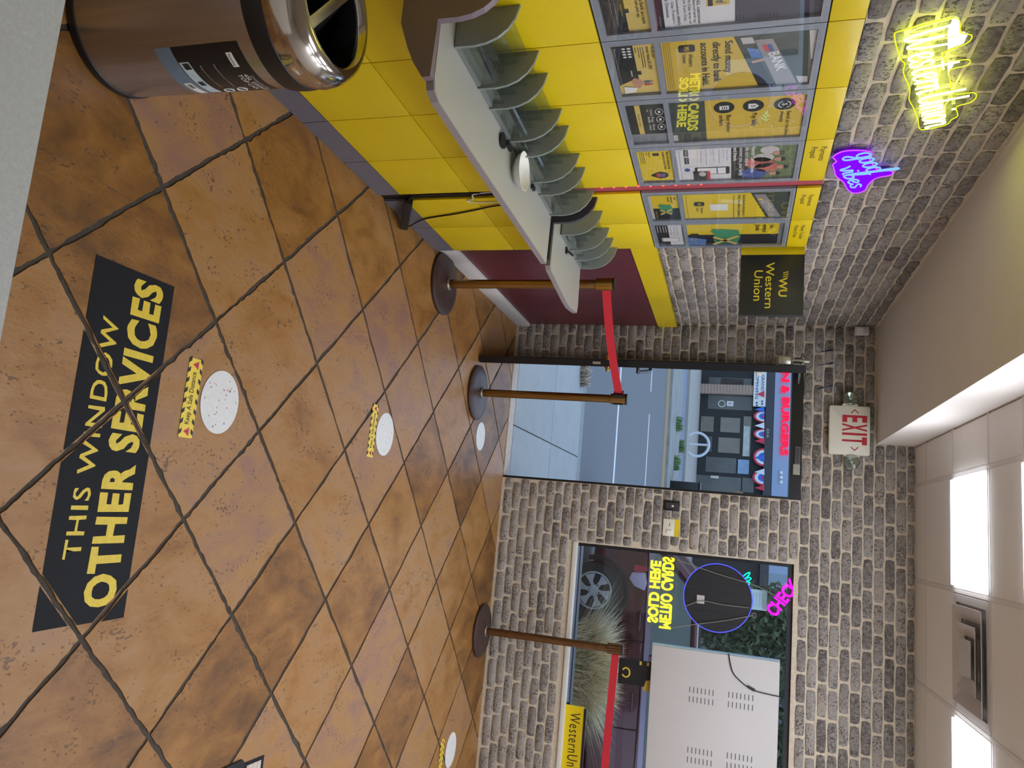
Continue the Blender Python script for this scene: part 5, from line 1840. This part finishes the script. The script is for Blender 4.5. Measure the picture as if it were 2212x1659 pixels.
M_bred = mat('bunting_red', (206, 60, 84), 0.7)
M_bblue = mat('bunting_blue', (60, 110, 210), 0.7)
M_bwht = mat('bunting_white', (222, 226, 236), 0.7)


def half_fan(y0, y1, xtop, xbot, mats, label):
    u0, u1 = S7(xtop, y0)[0], S7(xtop, y1)[0]
    vt, vb = S7(xtop, (y0 + y1) / 2)[1], S7(xbot, (y0 + y1) / 2)[1]
    tt = thing('bunting_fan', label, 'bunting', ((u0 + u1) / 2, YS, vb), 'bunting fans on the shop')
    for k, (m, s) in enumerate(zip(mats, (1.0, 0.8, 0.5, 0.2))):
        cu = (u0 + u1) / 2
        pts = [(cu + (u1 - u0) / 2 * s * math.cos(a), vt + (vt - vb) * s * math.sin(a)) for a in [math.pi + math.pi * i / 14 for i in range(15)]]
        MB().prism(PSH, pts, 0.305 + 0.01 * k, 0.314 + 0.01 * k).obj('fan_band', m, tt)


half_fan(565, 700, 885, 765, (M_bred, M_bwht, M_bblue, M_bred), 'red white and blue fan bunting right beside the banner')
half_fan(770, 890, 882, 762, (M_bred, M_bwht, M_bblue, M_bred), 'striped fan bunting, second from the banner')
half_fan(985, 1185, 878, 760, (M_bred, M_bwht, M_bblue, M_bblue), 'wide fan bunting with a solid blue middle')
half_fan(1225, 1400, 876, 752, (M_bred, M_bwht, M_bblue, M_bred), 'fan bunting farthest from the banner, near the door jamb')
for k, (yc, m, lbn) in enumerate(((385, M_bred, 'red pennant overlapping the white banner'), (555, M_bblue, 'blue pennant beside the banner end'), (735, M_bwht, 'white pennant between two striped fans'), (905, M_bred, 'red pennant before the wide blue fan'), (1090, M_bblue, 'blue pennant on the wide fan'), (1248, M_bwht, 'white pennant before the last fan'), (1425, M_bred, 'red pennant at the far end of the bunting'))):
    a = S7(884, yc - 36)
    b_ = S7(884, yc + 36)
    c2 = S7(775 if k != 0 else 805, yc)
    o = MB().prism(PSH, [a, b_, c2], 0.35, 0.36).obj('pennant', m)
    tag(o, lbn, 'pennant', 'pennants on the shop')

# ------------------------------------------------------------------ neighbours seen through the window
t = thing('row_building', 'grey street building with dark windows, beyond the car and trees', 'building', (9, 38, 0))
MB().wbox(2.4, 17, 38, 41, 0.0, 9.0).obj('wall', mat('grey_render', (104, 104, 110), 0.85, var=0.1, vscale=0.6), t)
PN = plane_back(38)
for i in range(5):
    for j in range(2):
        u = 3.2 + i * 2.6
        f = plate('window', M_sf, t, PN, u, u + 1.5, 0.7 + j * 3.4, 3.0 + j * 3.4, 0.001, 0.05)
        plate('pane', M_shopglass, f, PN, u + 0.08, u + 1.42, 0.8 + j * 3.4, 2.9 + j * 3.4, 0.0505, 0.06)
    plate('awning', mat('awning_blue', (74, 104, 160), 0.7) if i % 2 else mat('awning_pale', (150, 160, 190), 0.7), t, PN, 2.9 + i * 2.6, 5.0 + i * 2.6, 3.3, 3.9, 0.001, 0.5)


def tree(label, x, y, h, r, seed):
    rng = random.Random(seed)
    t = thing('street_tree', label, 'tree', (x, y, 0), 'trees beyond the car')
    MB().tube(spline([(x, y, -0.05), (x + 0.05, y, h * 0.35), (x - 0.05, y + 0.05, h * 0.7)], 4), [0.16, 0.15, 0.14, 0.13, 0.12, 0.11, 0.1, 0.08, 0.06], 8).obj('trunk', mat('bark', (70, 62, 54), 0.9, var=0.2), t, True)
    b = MB()
    for k in range(4200):
        c = Vector((rng.gauss(0, 1), rng.gauss(0, 1), rng.gauss(0, 1))).normalized() * (rng.random() ** 0.4)
        c = Vector((x + c.x * r, y + c.y * r, h * 0.62 + c.z * h * 0.42))
        s = rng.uniform(0.06, 0.16)
        d1 = Vector((rng.gauss(0, 1), rng.gauss(0, 1), rng.gauss(0, 1))).normalized()
        d2 = d1.orthogonal().normalized()
        vs = [b.bm.verts.new(c + d1 * s), b.bm.verts.new(c + d2 * s * 0.55), b.bm.verts.new(c - d1 * s), b.bm.verts.new(c - d2 * s * 0.55)]
        b.bm.faces.new(vs)
    o = b.obj('crown', mat('tree_leaf', (74, 92, 66), 0.7, var=0.4, vscale=2), t, fix=False)
    o['kind'] = 'stuff'


tree('dark leafy street tree behind the round window sign', 2.7, 22.4, 4.6, 1.5, 1)
tree('dark leafy street tree behind the top of the grey display', 5.8, 22.5, 4.8, 1.5, 2)
tree('dark leafy street tree farthest right beyond the car', 9.0, 22.5, 5.0, 1.6, 3)

# ------------------------------------------------------------------ vehicles


def car(name, label, cat, x0, y0, L, Wd, z, paint, sta, roof, belt=0.9, wheel_r=0.325, rw=None, fw_=None, detail=True, flipx=False):
    """lofted body: sta = (t along length, bottom, belt height, half width share)"""
    t = thing(name, label, cat, (x0 + L / 2, y0 + Wd / 2, z))
    b = MB()
    rows = []
    yc = y0 + Wd / 2
    for (s, zb, zt, hw) in sta:
        x = x0 + s * L
        h = Wd / 2 * hw
        ring = [(-h * 0.9, zb), (-h, zb + 0.12), (-h * 1.0, zb + (zt - zb) * 0.55), (-h * 0.985, zt - 0.07), (-h * 0.94, zt), (0, zt + 0.03), (h * 0.94, zt), (h * 0.985, zt - 0.07), (h * 1.0, zb + (zt - zb) * 0.55), (h, zb + 0.12), (h * 0.9, zb)]
        rows.append([b.bm.verts.new((x, yc + p[0], z + p[1])) for p in ring])
    for A_, B_ in zip(rows, rows[1:]):
        for i in range(len(A_)):
            j = (i + 1) % len(A_)
            b.bm.faces.new((A_[i], A_[j], B_[j], B_[i]))
    b.bm.faces.new(rows[0])
    b.bm.faces.new(list(reversed(rows[-1])))
    o = b.obj('body', paint, t, True)
    md = o.modifiers.new('s', 'SUBSURF')
    md.levels = md.render_levels = 2
    # greenhouse: glass lower ring to roof ring
    g0, g1, g2, g3, zr = roof
    hb, hr = Wd / 2 * 0.9, Wd / 2 * 0.7
    zt = z + belt - 0.02
    low = [(x0 + g0 * L, -hb), (x0 + g3 * L, -hb), (x0 + g3 * L, hb), (x0 + g0 * L, hb)]
    up = [(x0 + g1 * L, -hr), (x0 + g2 * L, -hr), (x0 + g2 * L, hr), (x0 + g1 * L, hr)]
    b = MB()
    A_ = [b.bm.verts.new((p[0], yc + p[1], zt)) for p in low]
    B_ = [b.bm.verts.new((p[0], yc + p[1], z + zr)) for p in up]
    for i in range(4):
        j = (i + 1) % 4
        b.bm.faces.new((A_[i], A_[j], B_[j], B_[i]))
    b.bm.faces.new(B_)
    b.bm.faces.new(list(reversed(A_)))
    b.obj('cabin_glass', mat('car_glass', (50, 66, 62), 0.06, spec=0.8), t)
    b = MB()
    b.wbox(x0 + g1 * L - 0.1, x0 + g2 * L + 0.15, yc - hr - 0.04, yc + hr + 0.04, z + zr - 0.05, z + zr + 0.03)
    b.bevel(0.035, 3)
    b.obj('roof', paint, t, True)
    mid = (g1 + g2) / 2
    pil = MB()
    for sgn in (-1, 1):
        for (a, c_, w_) in ((g0, g1, 0.07), (mid, mid, 0.05), (g3, g2, 0.04)):
            pil.tube([(x0 + a * L, yc + sgn * (hb + 0.005), zt), (x0 + c_ * L, yc + sgn * (hr + 0.01), z + zr)], w_, 8)
    pil.obj('pillars', paint, t, True)
    Ry = Matrix.Rotation(math.radians(90), 4, 'X')
    M_tyre = mat('tyre_rubber', (34, 34, 36), 0.9, bump=0.2, bscale=60)
    M_rim = mat('alloy_rim', (178, 180, 184), 0.3, 0.7)
    for sgn in (-1, 1):
        for wx in (rw, fw_):
            yy_ = y0 if sgn < 0 else y0 + Wd
            Mx = Matrix.Translation((wx, yy_ + sgn * 0.006, z + wheel_r)) @ Ry @ Matrix.Diagonal((1, 1, -sgn, 1))
            k = wheel_r
            wl = MB().lathe([(k * 0.62, -0.2), (k * 0.96, -0.2), (k, -0.16), (k, -0.02), (k * 0.96, 0.015), (k * 0.7, 0.02), (k * 0.64, 0.0)], Mx, 40, True, True).obj('wheel', M_tyre, t, True)
            MB().lathe([(k * 0.64, 0.003), (k * 0.63, 0.012), (k * 0.58, 0.006), (k * 0.56, -0.05), (k * 0.05, -0.06)], Mx, 40, False, True).obj('rim', mat('rim_dark', (40, 40, 42), 0.5, 0.3), wl, True)
            sp = MB()
            for q in range(6):
                a = 2 * math.pi * q / 6 + 0.3
                def pt(r, da, n):
                    return (r * k * math.cos(a + da), r * k * math.sin(a + da))
                sp.prism(Mx, [pt(0.12, -0.7, 0), pt(0.32, -0.16, 0), pt(0.6, -0.34, 0), pt(0.6, 0.3, 0), pt(0.34, 0.24, 0), pt(0.12, 0.7, 0)], -0.03, 0.004)
            sp.lathe([(k * 0.2, -0.02), (k * 0.2, 0.008), (k * 0.1, 0.012)], Mx, 20)
            sp.lathe([(k * 0.65, -0.01), (k * 0.655, 0.014), (k * 0.6, 0.014), (k * 0.595, -0.01)], Mx, 40, False, False)
            sp.obj('spokes', M_rim, wl)
            for q in range(5):
                a = 2 * math.pi * q / 5
                MB().lathe([(0.009, 0.004), (0.009, 0.014)], Mx @ Matrix.Translation((0.13 * k / 0.325 * 0.55 * math.cos(a), 0.13 * k / 0.325 * 0.55 * math.sin(a), 0)), 8).obj('wheel_nut', M_black, wl)
            ar = MB()
            ar.tube([(wx + (wheel_r + 0.05) * math.cos(s), yy_ + sgn * 0.01, z + wheel_r + (wheel_r + 0.05) * math.sin(s)) for s in [math.radians(d) for d in range(-12, 193, 12)]], 0.03, 8)
            ar.obj('wheel_arch', mat('arch_black', (18, 18, 19), 0.95), t, True)
    return t, x0, y0, yc, L, Wd


M_maroon = mat('maroon_car_paint', (72, 22, 34), 0.18, 0.3, coat=0.6)
cx0 = 0.78 - 0.86
t, *_ = car('parked_car', 'maroon hatchback parked at the kerb outside the window', 'car', cx0, 8.93, 4.3, 1.72, ZR, M_maroon,
            [(0.0, 0.35, 0.72, 0.86), (0.02, 0.26, 0.95, 0.95), (0.12, 0.22, 1.02, 1.0), (0.3, 0.2, 1.0, 1.0), (0.55, 0.2, 0.98, 1.0), (0.7, 0.2, 0.96, 1.0), (0.85, 0.22, 0.86, 0.98), (0.97, 0.26, 0.72, 0.9), (1.0, 0.32, 0.6, 0.8)],
            (0.05, 0.17, 0.55, 0.72, 1.47), belt=1.0, rw=0.78, fw_=0.78 + 2.6)
PC = plane_back(8.93)
for (hx_, hz_) in ((1.067, 0.704), (1.926, 0.671)):
    hnd = MB().tube([(hx_ - 0.09, 8.925, hz_), (hx_ - 0.05, 8.895, hz_ + 0.005), (hx_ + 0.05, 8.895, hz_ + 0.005), (hx_ + 0.09, 8.925, hz_)], 0.013, 8)
    hnd.obj('door_handle', M_maroon, t, True)
for sx in (1.28, 2.22):
    MB().wbox(sx, sx + 0.008, 8.915, 8.93, ZR + 0.26, ZR + 0.98).obj('door_seam', M_black, t)
tl = MB().prism(PC, [(0.53, 0.59), (0.6, 0.56), (0.68, 0.62), (0.72, 0.74), (0.64, 0.765), (0.52, 0.74)], -0.03, 0.03).bevel(0.008).obj('tail_lamp', mat('tail_lamp_glass', (160, 150, 170), 0.1), t, True)
MB().prism(PC, [(0.44, 0.62), (0.5, 0.6), (0.53, 0.64), (0.5, 0.76), (0.46, 0.76)], -0.03, 0.035).obj('lamp_band', mat('lamp_red', (150, 40, 60), 0.2), t)
MB().wbox(0.2, 3.4, 8.9, 8.925, ZR + 0.94, ZR + 0.995).obj('belt_strip', mat('lilac_trim', (150, 136, 160), 0.3, 0.5), t)
PVx = plane_back(17.0)
M_vanp = mat('white_van_paint', (186, 200, 222), 0.3)
t, *_ = car('parked_van', 'pale blue white van far across the road beside the display edge', 'van', 3.2, 17.2, 4.8, 1.9, ZR, M_vanp,
            [(0.0, 0.35, 1.0, 0.9), (0.03, 0.26, 1.25, 0.97), (0.3, 0.24, 1.3, 1.0), (0.6, 0.24, 1.3, 1.0), (0.78, 0.24, 1.2, 1.0), (0.95, 0.26, 0.95, 0.94), (1.0, 0.34, 0.75, 0.85)],
            (0.02, 0.06, 0.62, 0.78, 2.0), belt=1.25, rw=4.2, fw_=7.0, wheel_r=0.34)
# dark utility box at the door jamb
c_ = on(1483, 1052, 1, 21.5)
t = thing('utility_box', 'dark utility box on the median at the right door jamb', 'utility box', (c_.x, 21.5, -0.02))
box('cabinet', M_black, t, c_.x - 0.14, c_.x + 0.5, 21.4, 21.9, -0.02, c_.z + 0.33, 0.02)
box('lid', M_blackm, t, c_.x - 0.17, c_.x + 0.53, 21.37, 21.93, c_.z + 0.331, c_.z + 0.37, 0.01)

# faint pale blue strokes high on the door wall
t = thing('blue_mark', 'faint pale blue strokes on the brick above the open door', 'mark', (-1.15, YB, 2.2))
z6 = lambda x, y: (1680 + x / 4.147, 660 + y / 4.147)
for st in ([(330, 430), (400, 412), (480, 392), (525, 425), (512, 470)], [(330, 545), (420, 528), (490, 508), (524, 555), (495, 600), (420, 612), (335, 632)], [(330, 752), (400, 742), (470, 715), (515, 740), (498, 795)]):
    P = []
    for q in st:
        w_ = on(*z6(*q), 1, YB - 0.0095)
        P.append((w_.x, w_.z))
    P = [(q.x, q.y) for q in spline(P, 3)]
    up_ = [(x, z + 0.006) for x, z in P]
    MB().prism(PB, P + list(reversed(up_)), 0.0095, 0.0102).obj('blue_stroke', mat('matt_pale_blue', (150, 168, 200), 0.95, var=0.3, vscale=120), t)
